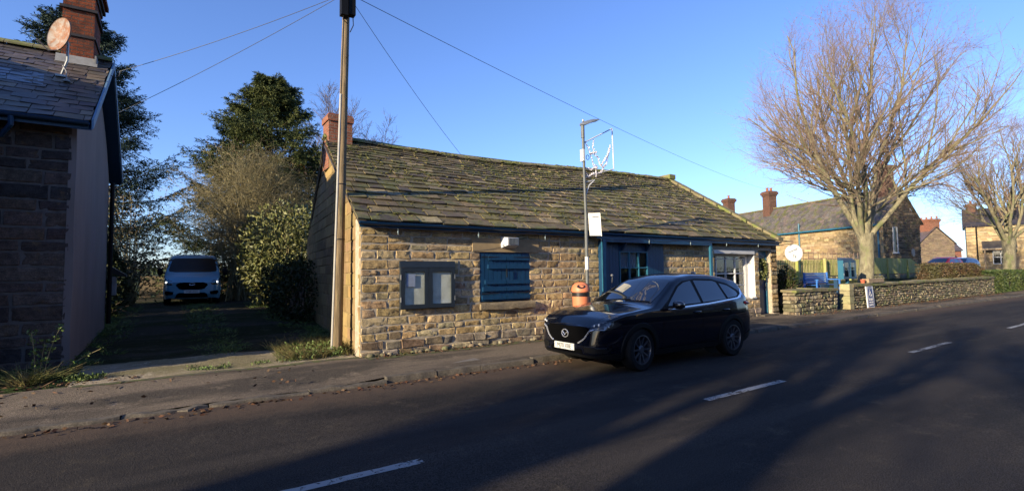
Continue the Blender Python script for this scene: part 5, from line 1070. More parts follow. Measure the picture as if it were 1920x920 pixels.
    m.tube([(x0, -.075, .675), (x0, -.035, .655), (x0-.004, 0, .615), (x0, .035, .655), (x0, .075, .675)], .0085, 6); m.build('badge', 'chrome', root, local=True)
    h = c.bvh.ray_cast(Vector((-5, 0, .40)), Vector((1, 0, 0)))[0]; x0 = h.x-.02
    m = MB(); m.box(x0-.008, x0+.01, -.26, .26, .375, .487); pl = m.build('number_plate', 'plate', root, local=True)
    text('MJ70 XBE', .108, (x0-.0095, 0, .43), (0, -1, 0), (0, 0, 1), 'wire', pl, 'plate_lettering', .001, local=True, sx=.84)
    m = MB(); ellipsoid(m, (1.35, 0, 1.64), (.09, .02, .05)); m.build('aerial_fin', 'navy', root, local=True)
    for ya, yb in ((.45, -.2), (-.12, -.66)):
        m = MB(); O = []
        for q in np.linspace(0, 1, 8):
            h = c.bvh.ray_cast(Vector((-.90+.05*q, ya+(yb-ya)*q, 4)), Vector((0, 0, -1)))[0]; O.append((h.x, h.y, h.z+.014))
        m.tube(O, .008, 6); m.build('wiper', 'black', root, local=True)
    for xw, st in ((-1.35, R_(6)), (1.35, 0)):
        for sd in (-1, 1): wheel(root, xw, sd*.80, .365, .25, .22, sd, 5, 'alloy', st)
MT['grille_black'] = M('grille_mesh', (.0025, .0025, .003), .8, 0, spec=.03); MT['mirror_black'] = M('gloss_black', (.01, .008, .009), .15, 0, spec=.6, coat=1)  # flat grille coloured near black for the shade inside a deep mesh
build_suv()
VAN = dict(L=2.48, r=.34, ra=.39, wheels=(-1.52, 1.43), tum=.17, drop=.05, clad=.03, cladmat=0,
    top=[(-2.48, .86), (-2.44, .98), (-2.3, 1.08), (-1.9, 1.20), (-1.72, 1.27), (-1.05, 1.80), (-.8, 1.90), (-.4, 1.96), (0, 1.98), (2.3, 1.98), (2.42, 1.92), (2.48, 1.5)],
    belt=[(-2.5, 1.0), (-1.6, 1.16), (0, 1.2), (2.5, 1.2)], width=[(-2.48, .72), (-2.44, .82), (-2.36, .89), (-2.2, .94), (-1.9, .975), (0, .985), (2.2, .98), (2.4, .95), (2.48, .85)],
    bot=[(-2.48, .26), (-2.1, .2), (2.1, .22), (2.48, .35)], prof=[(.2, .95), (.4, .98), (.7, 1.0), (1.0, .99), (1.3, .97)],
    nose=[(.2, .08), (.4, .0), (.6, .01), (.85, .03), (1.0, .1), (1.2, .2)], tail=[(.3, 0), (2, 0)])
def build_van():
    root = thing('panel_van', 'steel blue panel van facing out of the shaded drive', 'van', (.80, 26.0, float(gz(.6, 24.5))+.0), R_(90)-R_(3.5))
    root.scale = (1, 1, 1.05)
    c = Car(VAN, root, 'vanblue')
    c.proj('windscreen', [(-.80, 1.26), (-.60, 1.235), (.60, 1.235), (.80, 1.26), (.83, 1.33), (.74, 1.74), (.66, 1.79), (-.66, 1.79), (-.74, 1.74), (-.83, 1.33)], 'F', M('shaded_windscreen', (.006, .008, .01), .3, 0, spec=.3), .008)
    c.proj('grille', [(-.50, .80), (-.38, .845), (.38, .845), (.50, .80), (.54, .74), (.42, .60), (.30, .57), (-.30, .57), (-.42, .60), (-.54, .74)], 'F', 'grille_black', .008)
    c.proj('lower_grille', [(-.55, .28), (.55, .28), (.50, .42), (.42, .46), (-.42, .46), (-.50, .42)], 'F', 'grille_black', .008)
    h = c.bvh.ray_cast(Vector((-5, 0, .5)), Vector((1, 0, 0)))[0]; x0 = h.x-.03
    m = MB(); m.box(x0-.008, x0+.02, -.26, .26, .445, .555); pl = m.build('number_plate', 'plate', root, local=True); text('YT68 AXO', .10, (x0-.0095, 0, .50), (0, -1, 0), (0, 0, 1), 'wire', pl, 'plate_lettering', .001, local=True, sx=.9)
    m = MB(); m.tube([(c.bvh.ray_cast(Vector((-5, 0, .77)), Vector((1, 0, 0)))[0].x-.015, .10*math.cos(a), .775+.035*math.sin(a)) for a in np.linspace(0, 2*math.pi, 21)], .008, 5); m.build('badge', 'chrome', root, local=True)
    for sd in (-1, 1):
        c.near('headlight', [(-2.36, sd*.62, .80), (-2.38, sd*.66, .74), (-2.3, sd*.88, .76), (-2.1, sd*.95, .92), (-2.16, sd*.92, 1.0), (-2.3, sd*.78, .88)], (-.7, sd*.6, .2), 'lamp_dark', .01)
        m = MB(); h = c.bvh.find_nearest(Vector((-2.33, sd*.80, .845)))[0]; ellipsoid(m, tuple(h+Vector((-.01, 0, 0))), (.02, .035, .03)); m.build('lamp_bulb', 'lit', root, local=True)
        c.proj('fog_recess', [(sd*.62, .40), (sd*.60, .50), (sd*.86, .54), (sd*.90, .46), (sd*.84, .38)], 'F', 'grille_black', .008)
        v = 'L' if sd < 0 else 'R'; c.proj('side_window', [(-1.62, 1.24), (-1.18, 1.70), (-1.0, 1.76), (-.55, 1.76), (-.55, 1.22)], v, 'carglass', .008)
        m = MB(); ellipsoid(m, (-1.42, sd*1.13, 1.26), (.07, .10, .15)); m.hexa((-1.45, sd*.94, 1.18), (-1.38, sd*.94, 1.18), (-1.38, sd*1.07, 1.18), (-1.45, sd*1.07, 1.18), (0, 0, .05)); m.build('wing_mirror', 'black', root, local=True)
        m = MB(); y = sd; c.seam(m, [(-1.72, y, .4), (-1.75, y, .9), (-1.66, y, 1.2)]); c.seam(m, [(-.48, y, .4), (-.48, y, 1.8)]); m.build('panel_gap', 'gap', c.body, local=True)
    m = MB(); 
    for i in range(12):
        a = -.33+i*.055; h = c.bvh.ray_cast(Vector((-5, a, 1.03)), Vector((1, 0, 0)))[0]; m.box(h.x-.006, h.x, a, a+.035, 1.02, 1.045)
    m.build('bonnet_lettering', M('faint_lettering', (.45, .5, .55), .5, 0), root, local=True)
    for xw in VAN['wheels']:
        for sd in (-1, 1): wheel(root, xw, sd*.86, .34, .2, .21, sd, 5, 'steel_dark')
build_van()
def build_estate(label, x, y, mat, rz, group=None):
    root = thing('parked_car', label, 'car', (x, y, float(gz(x, y))), rz)
    c = Car(SUV, root, mat); root.scale = (.98, .96, .93)
    for v, sd in (('L', -1), ('R', 1)):
        c.proj('side_window', [(-.60, 1.075), (-.42, 1.20), (-.10, 1.41), (.32, 1.515), (.36, 1.10)], v, 'carglass', .008)
        c.proj('side_window', [(.44, 1.105), (.41, 1.52), (1.0, 1.50), (1.10, 1.47), (1.20, 1.14)], v, 'carglass', .008)
        c.proj('side_window', [(1.27, 1.155), (1.18, 1.45), (1.42, 1.40), (1.64, 1.275), (1.58, 1.18)], v, 'carglass', .008)
        m = MB(); ellipsoid(m, (-.50, sd*1.03, 1.10), (.075, .115, .075)); m.build('wing_mirror', mat, root, local=True)
        m = MB(); m.tube([(-.1, sd*.60, 1.62), (0, sd*.60, 1.68), (1.2, sd*.58, 1.68), (1.35, sd*.57, 1.62)], .014, 6); m.build('roof_rail', 'chrome', root, local=True)
        c.near('headlight', [(-2.13, sd*.62, .79), (-2.2, sd*.56, .725), (-2.02, sd*.82, .745), (-1.82, sd*.90, .83), (-2.08, sd*.74, .845)], (-.6, sd*.7, .15), 'lamp', .008)
        c.near('tail_light', [(2.12, sd*.74, .93), (1.92, sd*.89, .94), (1.84, sd*.9, 1.0), (2.14, sd*.74, 1.02)], (.6, sd*.7, 0), 'redlamp', .01)
    c.proj('windscreen', [(-.86, -.70), (-.95, 0), (-.86, .70), (-.17, .58), (-.12, 0), (-.17, -.58)], 'T', 'carglass', .006)
    c.proj('rear_window', [(-.55, 1.20), (.55, 1.20), (.50, 1.45), (-.50, 1.45)], 'B', 'carglass', .006)
    for xw in (-1.35, 1.35):
        for sd in (-1, 1): wheel(root, xw, sd*.80, .365, .245, .22, sd, 5, 'alloy')
build_estate('red estate car parked behind the brown hedge with only its roof showing', 56.8, 15.6, 'redpaint', R_(-8))
build_estate('dark blue car parked just beyond the red car behind the hedge', 60.8, 15.4, 'bluepaint', R_(-8))
# ------------------------------------------------------------------ vegetation
MT['olive_leaf'] = leaf_mat('olive_leaves', (.13, .13, .05), (.22, .19, .08), 2)
def nrm(a): return a/(np.linalg.norm(a, axis=-1, keepdims=True)+1e-9)
def grow(P, Rd, k, s0, s1, ang, Ln, rf, K, up, wob, rng, env=None, rmin=.004, taper=.25, out=0.):
    "k children on every parent polyline; returns child polylines and radii"
    B, Kp, _ = P.shape; s = rng.uniform(s0, s1, (B, k)); f = s*(Kp-1); i = np.minimum(f.astype(int), Kp-2); t = (f-i)[..., None]; b = np.arange(B)[:, None]
    base = P[b, i]*(1-t)+P[b, i+1]*t; tan = nrm(P[b, i+1]-P[b, i]); pr = Rd[b, i]*(1-t[..., 0])+Rd[b, i+1]*t[..., 0]
    rnd = rng.normal(size=base.shape); rnd -= (rnd*tan).sum(-1, keepdims=True)*tan; rnd = nrm(rnd)
    a = R_(1)*rng.uniform(ang[0], ang[1], (B, k))[..., None]; d = nrm(tan*np.cos(a)+rnd*np.sin(a)+np.array([0, 0, up]))
    L = (rng.uniform(.6, 1.15, (B, k))*Ln*(1-.3*s))[..., None]
    base, d, L, pr = base.reshape(-1, 3), d.reshape(-1, 3), L.reshape(-1, 1), pr.reshape(-1)
    if env is not None:
        c, q = env
        for _ in range(5):
            e = (((base+d*L-c)/q)**2).sum(1); L = np.where((e > 1)[:, None], L*.82, L)
    N = len(base); path = [base]; cur = base; dd = d
    for j in range(1, K):
        dd = nrm(dd+rng.normal(0, wob, (N, 3))+np.array([0, 0, up*.5/K*3])); cur = cur+dd*L/(K-1); path.append(cur)
    r0 = np.maximum(np.minimum(pr*rf, L[:, 0]*.021+.002), rmin)
    R = r0[:, None]*np.linspace(1, taper, K)[None]; R = np.maximum(R, rmin*.6)
    return np.stack(path, 1), R
def bare_tree(name, label, cat, base, trunk_h, tr, limbs, env, seed, mats=('bark', 'twig', 'bud'), dens=(9, 8, 6), group=None, lean=(0, 0), spread=(10, 42), rmin=.0055, buds=True, ll=9., lr=.42, low=0, up=.10, al_=.60):
    rng = np.random.default_rng(seed); t = thing(name, label, cat, base, group=group); b = np.array(base, float)
    z = np.linspace(0, 1, 9); TP = np.stack([b[0]+lean[0]*z+.06*np.sin(z*5+seed), b[1]+lean[1]*z+.05*np.cos(z*4), b[2]-.15+z*(trunk_h+.15)], 1)[None]
    TR = (tr*(1.0-.12*z+.45*np.exp(-z*9)+.22*np.exp(-((z-.97)/.14)**2)))[None]
    m = MB(); tubes(m, TP, TR, 16)
    # limbs
    top = TP[0, -1]; LP = []; LR = []
    for i in range(limbs+low):
        a = 2.4*i+rng.uniform(-.3, .3); th = R_(rng.uniform(*spread)) if i < limbs else R_(rng.uniform(52, 80)); d = np.array([math.cos(a)*math.sin(th), math.sin(a)*math.sin(th), math.cos(th)]); p = top+np.array([math.cos(a), math.sin(a), 0])*tr*.45+[0, 0, rng.uniform(-.5, .05)]
        L = ll*rng.uniform(.85, 1.1)*(1 if i < limbs else .72)
        if i >= limbs: p = p+[0, 0, rng.uniform(.2, 2.2)]
        c, q = np.array(env[0]), np.array(env[1])
        for _ in range(20):
            if (((p+d*L-c)/q)**2).sum() > .92: L *= .95
        P = [p-d*.3]; dd = d
        for k in range(13): dd = nrm(dd+rng.normal(0, .09, 3)+np.array([0, 0, .035])); P.append(P[-1]+dd*(L+.3)/13)
        LP.append(P); LR.append(tr*lr*(rng.uniform(.75, 1.1) if i < limbs else .42)*np.linspace(1, .12, 14))
    LP, LR = np.array(LP), np.array(LR); tubes(m, LP, LR, 9); E_ = (np.array(env[0]), np.array(env[1]))
    A, AR = grow(LP, LR, dens[0], .2, 1.0, (18, 46), ll*al_, .6, 9, up+.08, .09, rng, E_, .012); tubes(m, A, AR, 5)
    m.build('trunk', mats[0], t, smooth=60)
    m = MB(); B, BR = grow(A, AR, dens[1], .12, 1., (25, 55), ll*.27, .6, 6, .16, .12, rng, E_, rmin); tubes(m, B, BR, 4)
    B2, BR2 = grow(LP, LR, dens[1]*2, .25, 1., (30, 65), ll*.3, .3, 6, .12, .12, rng, E_, rmin); tubes(m, B2, BR2, 4)
    AB = np.concatenate([B, B2]); ABR = np.concatenate([BR, BR2])
    Cc, CR = grow(AB, ABR, dens[2], .15, 1., (22, 60), ll*.105, .7, 4, .08, .14, rng, None, rmin*.8); tubes(m, Cc, CR, 3)
    m.build('twigs', mats[1], t, smooth=60)
    if buds:
        m = MB(); hz = sst(Cc[:, -1, 2], E_[0][2]-1, E_[0][2]+E_[1][2]*.75); k = rng.uniform(0, 1, len(Cc)) < .12+.8*hz; Q = Cc[k]
        for s in (.55, .8, 1.0): idx = int(round(s*3)); cards(m, Q[:, idx], nrm(Q[:, 3]-Q[:, 0])+rng.normal(0, .6, (len(Q), 3)), .045, .022, rng)
        m.build('buds', mats[2], t, smooth=0)
    return t
def conifer(name, label, base, h, prof, seed, spires=0, mat='needle', nb=120, ns=16, group=None, lean=(0, 0), dead=False, droop=.35, card=(.15, .036), bare=.04):
    "prof(t): branch reach at relative height t"
    rng = np.random.default_rng(seed); t = thing(name, label, 'tree', base, group=group); b = np.array(base, float)
    z = np.linspace(0, 1, 10); TP = np.stack([b[0]+lean[0]*z, b[1]+lean[1]*z, b[2]-.2+z*h], 1)[None]; m = MB(); tubes(m, TP, (.26*(1.02-z))[None], 8)
    tt = np.sort(rng.uniform(bare, .985, nb))**.95; az = rng.uniform(0, 2*np.pi, nb); L = np.array([prof(q) for q in tt])*rng.uniform(.72, 1.12, nb)
    K = 8; s = np.linspace(0, 1, K); d = np.stack([np.cos(az), np.sin(az)], 1); dr = droop*(1-tt)*rng.uniform(.6, 1.3, nb)-.28*tt
    root_ = np.stack([np.interp(tt, z, TP[0, :, i]) for i in range(3)], 1)
    BP = root_[:, None]+np.concatenate([d[:, None]*(s[None, :, None]*L[:, None, None]), (L[:, None]*(-dr[:, None]*np.sin(s*2.2)[None]*.9+.22*(s**3)[None]))[..., None]], 2); BP[:, 1:] += rng.normal(0, .03, BP[:, 1:].shape)
    if spires:
        a2 = rng.uniform(0, 2*np.pi, spires); q2 = 2.9*np.sqrt(rng.uniform(0, 1, spires)); t2 = np.clip(.93-.13*q2+rng.uniform(-.06, .02, spires), .45, .95); L2 = rng.uniform(1.0, 1.9, spires)
        st = np.stack([b[0]+q2*np.cos(a2), b[1]+q2*np.sin(a2), b[2]+t2*h-.5], 1); dv2 = nrm(np.stack([np.cos(a2)*.18, np.sin(a2)*.18, np.ones(spires)], 1))
        BP = np.concatenate([BP, st[:, None]+dv2[:, None]*(s[None, :, None]*L2[:, None, None])]); tt = np.concatenate([tt, t2]); L = np.concatenate([L, L2*.55]); nb = nb+spires
    tubes(m, BP, .035*np.linspace(1, .2, K)[None]*np.clip(L/3, .4, 1.3)[:, None], 4); m.build('trunk', 'bark_dark', t, smooth=60)
    # side sprays
    u = np.tile(np.linspace(.12, 1, ns), (nb, 1))+rng.uniform(-.02, .02, (nb, ns)); u = np.clip(u, 0, 1); f = u*(K-1); i = np.minimum(f.astype(int), K-2); q = (f-i)[..., None]; bb = np.arange(nb)[:, None]
    p = BP[bb, i]*(1-q)+BP[bb, i+1]*q; tan = nrm(BP[bb, i+1]-BP[bb, i]); sx0 = np.cross(tan, [0, 0, 1.]); sx0 = np.where(np.linalg.norm(sx0, axis=2, keepdims=True) < .4, rng.normal(size=sx0.shape)*[1, 1, .1], sx0); side = nrm(sx0)*np.where((np.arange(ns) % 2)[None, :, None] > 0, 1, -1)
    sl = (.30+.26*np.sin(np.pi*np.clip(u, 0, 1))[..., None])*np.clip(L, .6, 3.2)[:, None, None]**.65*rng.uniform(.6, 1.2, (nb, ns, 1)); dv = nrm(tan*.75+side*.85+np.array([0, 0, -.28])+rng.normal(0, .12, tan.shape))
    dv[:, -1] = tan[:, -1]
    m = MB(); nc = 36
    for j in range(nc):
        w = (j+rng.uniform(0, 1, sl.shape))/nc; P = p+dv*sl*w+rng.normal(0, .035, p.shape); P[..., 2] -= (w[..., 0]**2)*.10
        D = dv*.8+rng.normal(0, .42, dv.shape)+np.array([0, 0, -.18]); k = rng.uniform(.7, 1.2, P.shape[:2]).ravel()
        cards(m, P.reshape(-1, 3), D.reshape(-1, 3), card[0]*k, card[1]*k, rng)
    m.build('foliage', mat, t, smooth=0)
    if dead:
        m = MB(); k = (tt > .35) & (tt < .62); P = p[k][:, :7].reshape(-1, 3); P = np.repeat(P, 3, 0)+rng.normal(0, .15, (len(P)*3, 3)); cards(m, P, rng.normal(size=P.shape)+[0, 0, -1], .3, .09, rng); m.build('dead_sprays', 'dead_needle', t, smooth=0)
    return t
def leaf_volume(m, c, q, n, L, W, rng, shell_=.55, up=.3, lump=.25, zmin=None):
    "leaves spread through a lumpy ellipsoid, more towards its skin"
    c = np.array(c, float); q = np.array(q, float); d = nrm(rng.normal(size=(n, 3))); r = rng.uniform(shell_**3, 1, n)**(1/3)
    k = rng.normal(size=(6, 3))*2.2; ph = rng.uniform(0, 6, 6); f = 1+lump*np.sin(d@k.T+ph).sum(1)/3
    P = c+d*q*(r*f)[:, None]
    if zmin is not None: P[:, 2] = np.maximum(P[:, 2], zmin+rng.uniform(0, .2, n))
    cards(m, P, d*.5+rng.normal(0, .7, (n, 3))+[0, 0, up], L*rng.uniform(.6, 1.3, n), W*rng.uniform(.6, 1.3, n), rng); return P
def bush(name, label, base, lobes, n, L, W, mat, seed, stems=40, stem_mat='twig', cat='bush', group=None, up=.3, sp=.5, extra=None):
    rng = np.random.default_rng(seed); t = thing(name, label, cat, base, group=group); b = np.array(base, float)
    tot = sum(q[1][0]*q[1][1]*q[1][2] for q in lobes); m = MB()
    for c, q in lobes: leaf_volume(m, b+c, q, int(n*q[0]*q[1]*q[2]/tot), L, W, rng, sp, up, zmin=b[2])
    m.build('foliage', mat, t, smooth=0); m = MB(); P = []
    for i in range(stems):
        c, q = lobes[rng.integers(len(lobes))]; d = nrm(rng.normal(size=3)); tip = b+np.array(c)+d*np.array(q)*rng.uniform(.7, 1.12); tip[2] = max(tip[2], b[2]+.2); s = np.linspace(0, 1, 6)[:, None]; st = b+np.array([rng.normal(0, .15), rng.normal(0, .15), 0]); p = st*(1-s)+tip*s; p[:, 2] += (np.sin(s*np.pi)*.12*(tip[2]-b[2]))[:, 0]; p[1:-1] += rng.normal(0, .05, (4, 3)); P.append(p)
    P = np.array(P); R = np.linspace(.022, .006, 6)[None].repeat(stems, 0); tubes(m, P, R, 4)
    A, AR = grow(P, R, 5, .4, 1, (20, 60), .6, .6, 4, .1, .12, rng, None, .004); tubes(m, A, AR, 3); m.build('stems', stem_mat, t, smooth=60); return t
def G_(u, v): return (u, v, float(gz(u, v)))
# the street limes
bare_tree('bare_tree', 'large round crowned bare lime tree rising behind the drystone wall', 'tree', G_(27.6, 10.45), 2.9, .32, 9, ((27.7, 10.3, 9.0), (5.3, 5.3, 5.8)), 11, dens=(12, 7, 5), spread=(2, 40), ll=12.5, lr=.46, low=6, up=.10, al_=.5, rmin=.005)
bare_tree('bare_tree', 'second bare street tree at the right edge beyond the clipped hedge', 'tree', G_(52.6, 10.4), 3.4, .40, 9, ((51.5, 10.4, 8.0), (5.4, 5.4, 5.4)), 9, dens=(9, 7, 4), spread=(4, 44), ll=8.5, rmin=.008, lr=.38, low=6, up=.16)
bare_tree('bare_tree', 'distant bare tree showing above the shop chimney', 'tree', G_(12.5, 46), 6.5, .3, 8, ((12.6, 45.5, 14.0), (5.2, 5.2, 5.2)), 12, mats=('twig_grey', 'twig_grey', 'bud'), dens=(10, 9, 6), spread=(10, 62), ll=7.5, rmin=.017, buds=False)
# conifers
conifer('spruce_tree', 'tall dark spruce standing behind the left house', G_(-4.1, 31.7), 14.6, lambda t: 5.6*(1-t)**.75+.15, 3, 8, 'needle_blue', nb=240, ns=26, droop=.22)
conifer('spruce_tree', 'big dense many topped spruce behind the tangled shrub and shop gable', G_(4.3, 29.8), 12.0, lambda t: (4.9 if t < .33 else 3.5)*min(1, (1.02-t)*1.9)**.8+.15, 5, 26, 'needle', nb=300, ns=26, dead=True, droop=.3)
rngc = np.random.default_rng(77)
t5 = MB()
# laurel, tangled shrub and undergrowth round the drive
bush('laurel_bush', 'pale green laurel bush in sunlight beside the shop gable', G_(4.0, 21.4), [((0, 0, 2.0), (1.8, 1.6, 1.8)), ((-.7, .5, 1.4), (1.1, 1.2, 1.3)), ((.9, .6, 2.4), (1.4, 1.3, 1.5))], 12000, .17, .075, 'laurel', 14, 50, 'twig_tan', sp=.4)
bush('ivy_bush', 'dark ivy mound along the right of the drive below the laurel', G_(3.35, 17.2), [((0, 0, .8), (.8, 1.6, 1.0)), ((.1, 2.4, .9), (.9, 1.6, 1.1))], 6500, .12, .08, 'ivy', 15, 25)
def tangle(name, label, base, c, q, n, seed, mat='twig_tan', r0=.02):
    rng = np.random.default_rng(seed); t = thing(name, label, 'bush', base); b = np.array(base, float); m = MB()
    d = nrm(rng.normal(size=(n, 3))+[0, 0, .6]); tip = np.array(c)+d*np.array(q)*rng.uniform(.6, 1.05, (n, 1)); s = np.linspace(0, 1, 9)[None, :, None]; st = b+np.concatenate([rng.normal(0, .5, (n, 2)), np.zeros((n, 1))], 1)
    P = st[:, None]*(1-s)+tip[:, None]*s; P[..., 2] += (np.sin(s*np.pi)[..., 0]*.22*(tip[:, 2]-b[2])[:, None]); P[:, 1:-1] += rng.normal(0, .08, P[:, 1:-1].shape); R = np.linspace(r0*1.3, .006, 9)[None].repeat(n, 0)
    tubes(m, P, R, 4); m.build('stems', mat, t, smooth=60); m = MB()
    A, AR = grow(P, R, 14, .3, 1, (20, 70), 1.5, .6, 6, .02, .2, rng, None, .006); tubes(m, A, AR, 3); B, BR = grow(A, AR, 9, .1, 1, (20, 70), .55, .7, 4, .02, .2, rng, None, .005); tubes(m, B, BR, 3); m.build('twigs', mat, t, smooth=60); m = MB(); k = rng.integers(0, len(B), 9000); cards(m, B[k, 2], rng.normal(size=(9000, 3)), .07, .035, rng); m.build('leaves', 'olive_leaf', t, smooth=0); return t
tangle('tangled_shrub', 'tall tan tangle of bare twigs in front of the big spruce', G_(2.9, 25.6), (2.9, 25.6, 4.9), (2.9, 2.5, 2.5), 110, 16)
bush('thicket', 'thin leafy thicket with sky showing through left of the van', G_(-1.5, 25.2), [((0, 0, 2.6), (1.3, 1.4, 2.2)), ((.3, -.5, 1.2), (1.1, 1.1, 1.1)), ((-.9, .5, 3.4), (1.2, 1.2, 1.6))], 2600, .13, .07, 'dryleaf', 18, 80, 'twig_tan', sp=.2)
bush('ivy_bush', 'low dark ivy bush along the left edge of the drive', G_(-2.1, 20.6), [((0, 0, .8), (.8, 1.8, 1.0)), ((-.2, 2.8, 1.4), (1.0, 1.9, 1.7))], 9000, .12, .08, 'ivy', 19, 20)
bush('evergreen_bush', 'dark glossy bush at the garden corner right of the shop', (19.75, 10.25, .3), [((0, 0, .8), (.55, .45, .7)), ((.5, .1, .5), (.5, .4, .45))], 2200, .13, .06, 'ivy', 20, 20)
def hedge(name, label, u0, u1, v0, v1, z0, z1, n, mat, seed, rnd=.25, L=.06, W=.035, prof=None):
    rng = np.random.default_rng(seed); m = MB(); U = rng.uniform(0, 1, n); face = rng.uniform(0, 1, n); h = z1-z0; w = v1-v0
    a = 2*h+w; s = face*a; V = np.where(s < h, 0, np.where(s < h+w, (s-h)/w, 1)); Z = np.where(s < h, s/h, np.where(s < h+w, 1, 1-(s-h-w)/h))
    u = u0+(u1-u0)*U; dep = np.abs(rng.normal(0, .07, n)); k = 1-.0*u
    zt = (prof(U) if prof else np.ones(n)); V = .5+(V-.5)*(1-rnd*(Z**4)*.6)
    wob = .05*np.sin(u*1.7)+.04*np.sin(u*4.1+Z*3); P = np.stack([u, v0+w*V+wob+np.where(V < .5, dep, -dep), z0+h*zt*np.minimum(Z, 1)-dep*(Z > .9)+.03*np.sin(u*2.3)], 1)
    e = rng.uniform(0, 1, n) < .12; P[e, 0] = np.where(rng.uniform(0, 1, e.sum()) < .5, u0, u1)+rng.normal(0, .04, e.sum()); P[e, 1] = rng.uniform(v0, v1, e.sum()); P[e, 2] = z0+h*rng.uniform(0, 1, e.sum())*zt[e]
    D = rng.normal(0, .7, (n, 3))+np.stack([0*u, np.where(V < .5, -.6, .3), .4+0*u], 1); cards(m, P, D, L*rng.uniform(.7, 1.4, n), W*rng.uniform(.7, 1.4, n), rng)
    t = thing(name, label, 'hedge', ((u0+u1)/2, (v0+v1)/2, z0)); m.build('foliage', mat, t, smooth=0)
    core = MB(); k = 14; G = []
    for i in range(k+1): x = u0+.12+(u1-u0-.24)*i/k; q = float(prof(np.array([i/k]))[0]) if prof else 1; G.append([(x, v0+.12, z0-.1), (x, v0+.13, z0+h*q*.9-.05), (x, v1-.13, z0+h*q*.9-.05), (x, v1-.12, z0-.1)])
    core.grid(np.array(G)); n0 = core.n-4; core.f += [(n0, n0+1, n0+2, n0+3), (n0-4*k+3, n0-4*k+2, n0-4*k+1, n0-4*k)]; core.c += [(1, 1, 1)]*2; core.m += [0]*2
    core.build('branch_core', M('hedge_core', (.045, .04, .022), .95, .3, 6), t); return t
hedge('hedge', 'rounded brown hedge spilling over the end of the drystone wall', 35.6, 43.4, 9.75, 11.0, .7, 1.98, 13000, 'hedge_brown', 23, L=.09, W=.045, prof=lambda U: np.clip(1.05*np.minimum(1, np.minimum(U*5+.55, (1-U)*4+.6)), 0, 1.0))
hedge('hedge', 'square clipped green hedge beside the pavement at the right', 42.7, 51.2, 9.15, 10.9, .1, 1.52, 15000, 'hedge', 24, L=.08, W=.05)
# field hedge and trees far behind the gate
hf = MB(); rr = np.random.default_rng(50)
for i in range(60): x = -60+i*2.4; leaf_volume(hf, (x, 112+rr.normal(0, 1), float(gz(x, 112))+.3), (1.9, 1.2, rr.uniform(.5, .9)), 170, .5, .3, rr, .6)
tag(hf.build('field_hedge', 'hedge_brown', smooth=0), 'thin distant field hedge on the skyline behind the van', 'hedge', kind='stuff')
gtf = thing('field_gate', 'wooden five bar field gate behind the van at the end of the drive', 'gate', G_(3.0, 29.2))
z0 = float(gz(3, 29.2))
for x in (1.45, 4.3): mb = MB(); mb.box(x-.08, x+.08, 29.12, 29.28, z0-.1, z0+1.35); mb.build('post', 'pole', gtf)
mb = MB()
for z in (.18, .40, .62, .86, 1.12): mb.box(1.53, 4.22, 29.18, 29.21, z0+z, z0+z+.09)
mb.beam((1.6, 29.165, z0+.2), (3.0, 29.165, z0+1.1), .03, .08, (0, 1, 0)); mb.beam((4.1, 29.165, z0+.2), (3.0, 29.165, z0+1.1), .03, .08, (0, 1, 0)); mb.box(2.98, 3.06, 29.15, 29.18, z0+.18, z0+1.2); mb.build('bars', 'wood_pale', gtf)
pn = thing('timber_screen', 'low pale timber panel standing left of the van', 'panel', G_(-.75, 29.0)); mb = MB()
for i in range(8): mb.box(-1.25+i*.12, -1.25+i*.12+.11, 29.0, 29.02, z0, z0+1.0)
mb.build('boards', 'wood_pale', pn)
# grasses and weeds
def tuft(m, c, r, n, h, rng, w=.012, spread=.6):
    c = np.array(c); a = rng.uniform(0, 2*np.pi, n); q = r*np.sqrt(rng.uniform(0, 1, n)); P = np.stack([c[0]+q*np.cos(a), c[1]+q*np.sin(a), np.full(n, c[2])], 1)
    d = nrm(np.stack([np.cos(a)*spread*rng.uniform(.2, 1.3, n), np.sin(a)*spread*rng.uniform(.2, 1.3, n), np.ones(n)], 1)); L = h*rng.uniform(.4, 1.15, n)
    s = np.linspace(0, 1, 4)[None, :, None]; pp = P[:, None]+d[:, None]*L[:, None, None]*s; pp[..., :2] += (d[:, None, :2]*L[:, None, None]*.5*s*s); pp[..., 2] -= (L[:, None]*.25*(s[..., 0]**2)); tubes(m, pp, (w*np.linspace(.5, .08, 4))[None].repeat(n, 0), 3)
rr = np.random.default_rng(60)
vg = MB()
for i in range(95): x = rr.uniform(1.75, 3.15); v = rr.uniform(10.2, 11.9); tuft(vg, (x, v, gz(x, v)), .12, 26, rr.uniform(.12, .34), rr)
for i in range(14): x = rr.uniform(3.0, 4.6); tuft(vg, (x, 9.72+rr.normal(0, .02), .11), .06, 10, rr.uniform(.05, .14), rr)
tag(vg.build('grass', 'grassdry', smooth=60), 'rough dry grass round the foot of the telegraph pole', 'grass', kind='stuff')
vg = MB()
for i in range(40): x = rr.uniform(2.0, 3.0); v = rr.uniform(10.1, 11.3); leaf_volume(vg, (x, v, gz(x, v)+.05), (.12, .12, .12), 34, .05, .032, rr, .1, .8)
for i in range(26): x = rr.uniform(.2, 1.9); v = 10.1+rr.uniform(0, .35); leaf_volume(vg, (x, v, gz(x, v)), (.12, .09, .04), 26, .04, .022, rr, .1, .8)
tag(vg.build('weeds', 'weed', smooth=0), 'low green weeds along the pavement edge at the drive mouth', 'weeds', kind='stuff')
gr = MB()
for i in range(420):
    x = rr.uniform(-1.5, 3.2); v = rr.uniform(11.5, 24); k = rr.uniform(0, 1)
    x = [rr.uniform(.45, 1.3), rr.uniform(-1.9, -.9), rr.uniform(2.5, 3.3)][rr.integers(3)]; tuft(gr, (x, v, gz(x, v)+.03), .16, 12, rr.uniform(.06, .16), rr, .014, 1.)
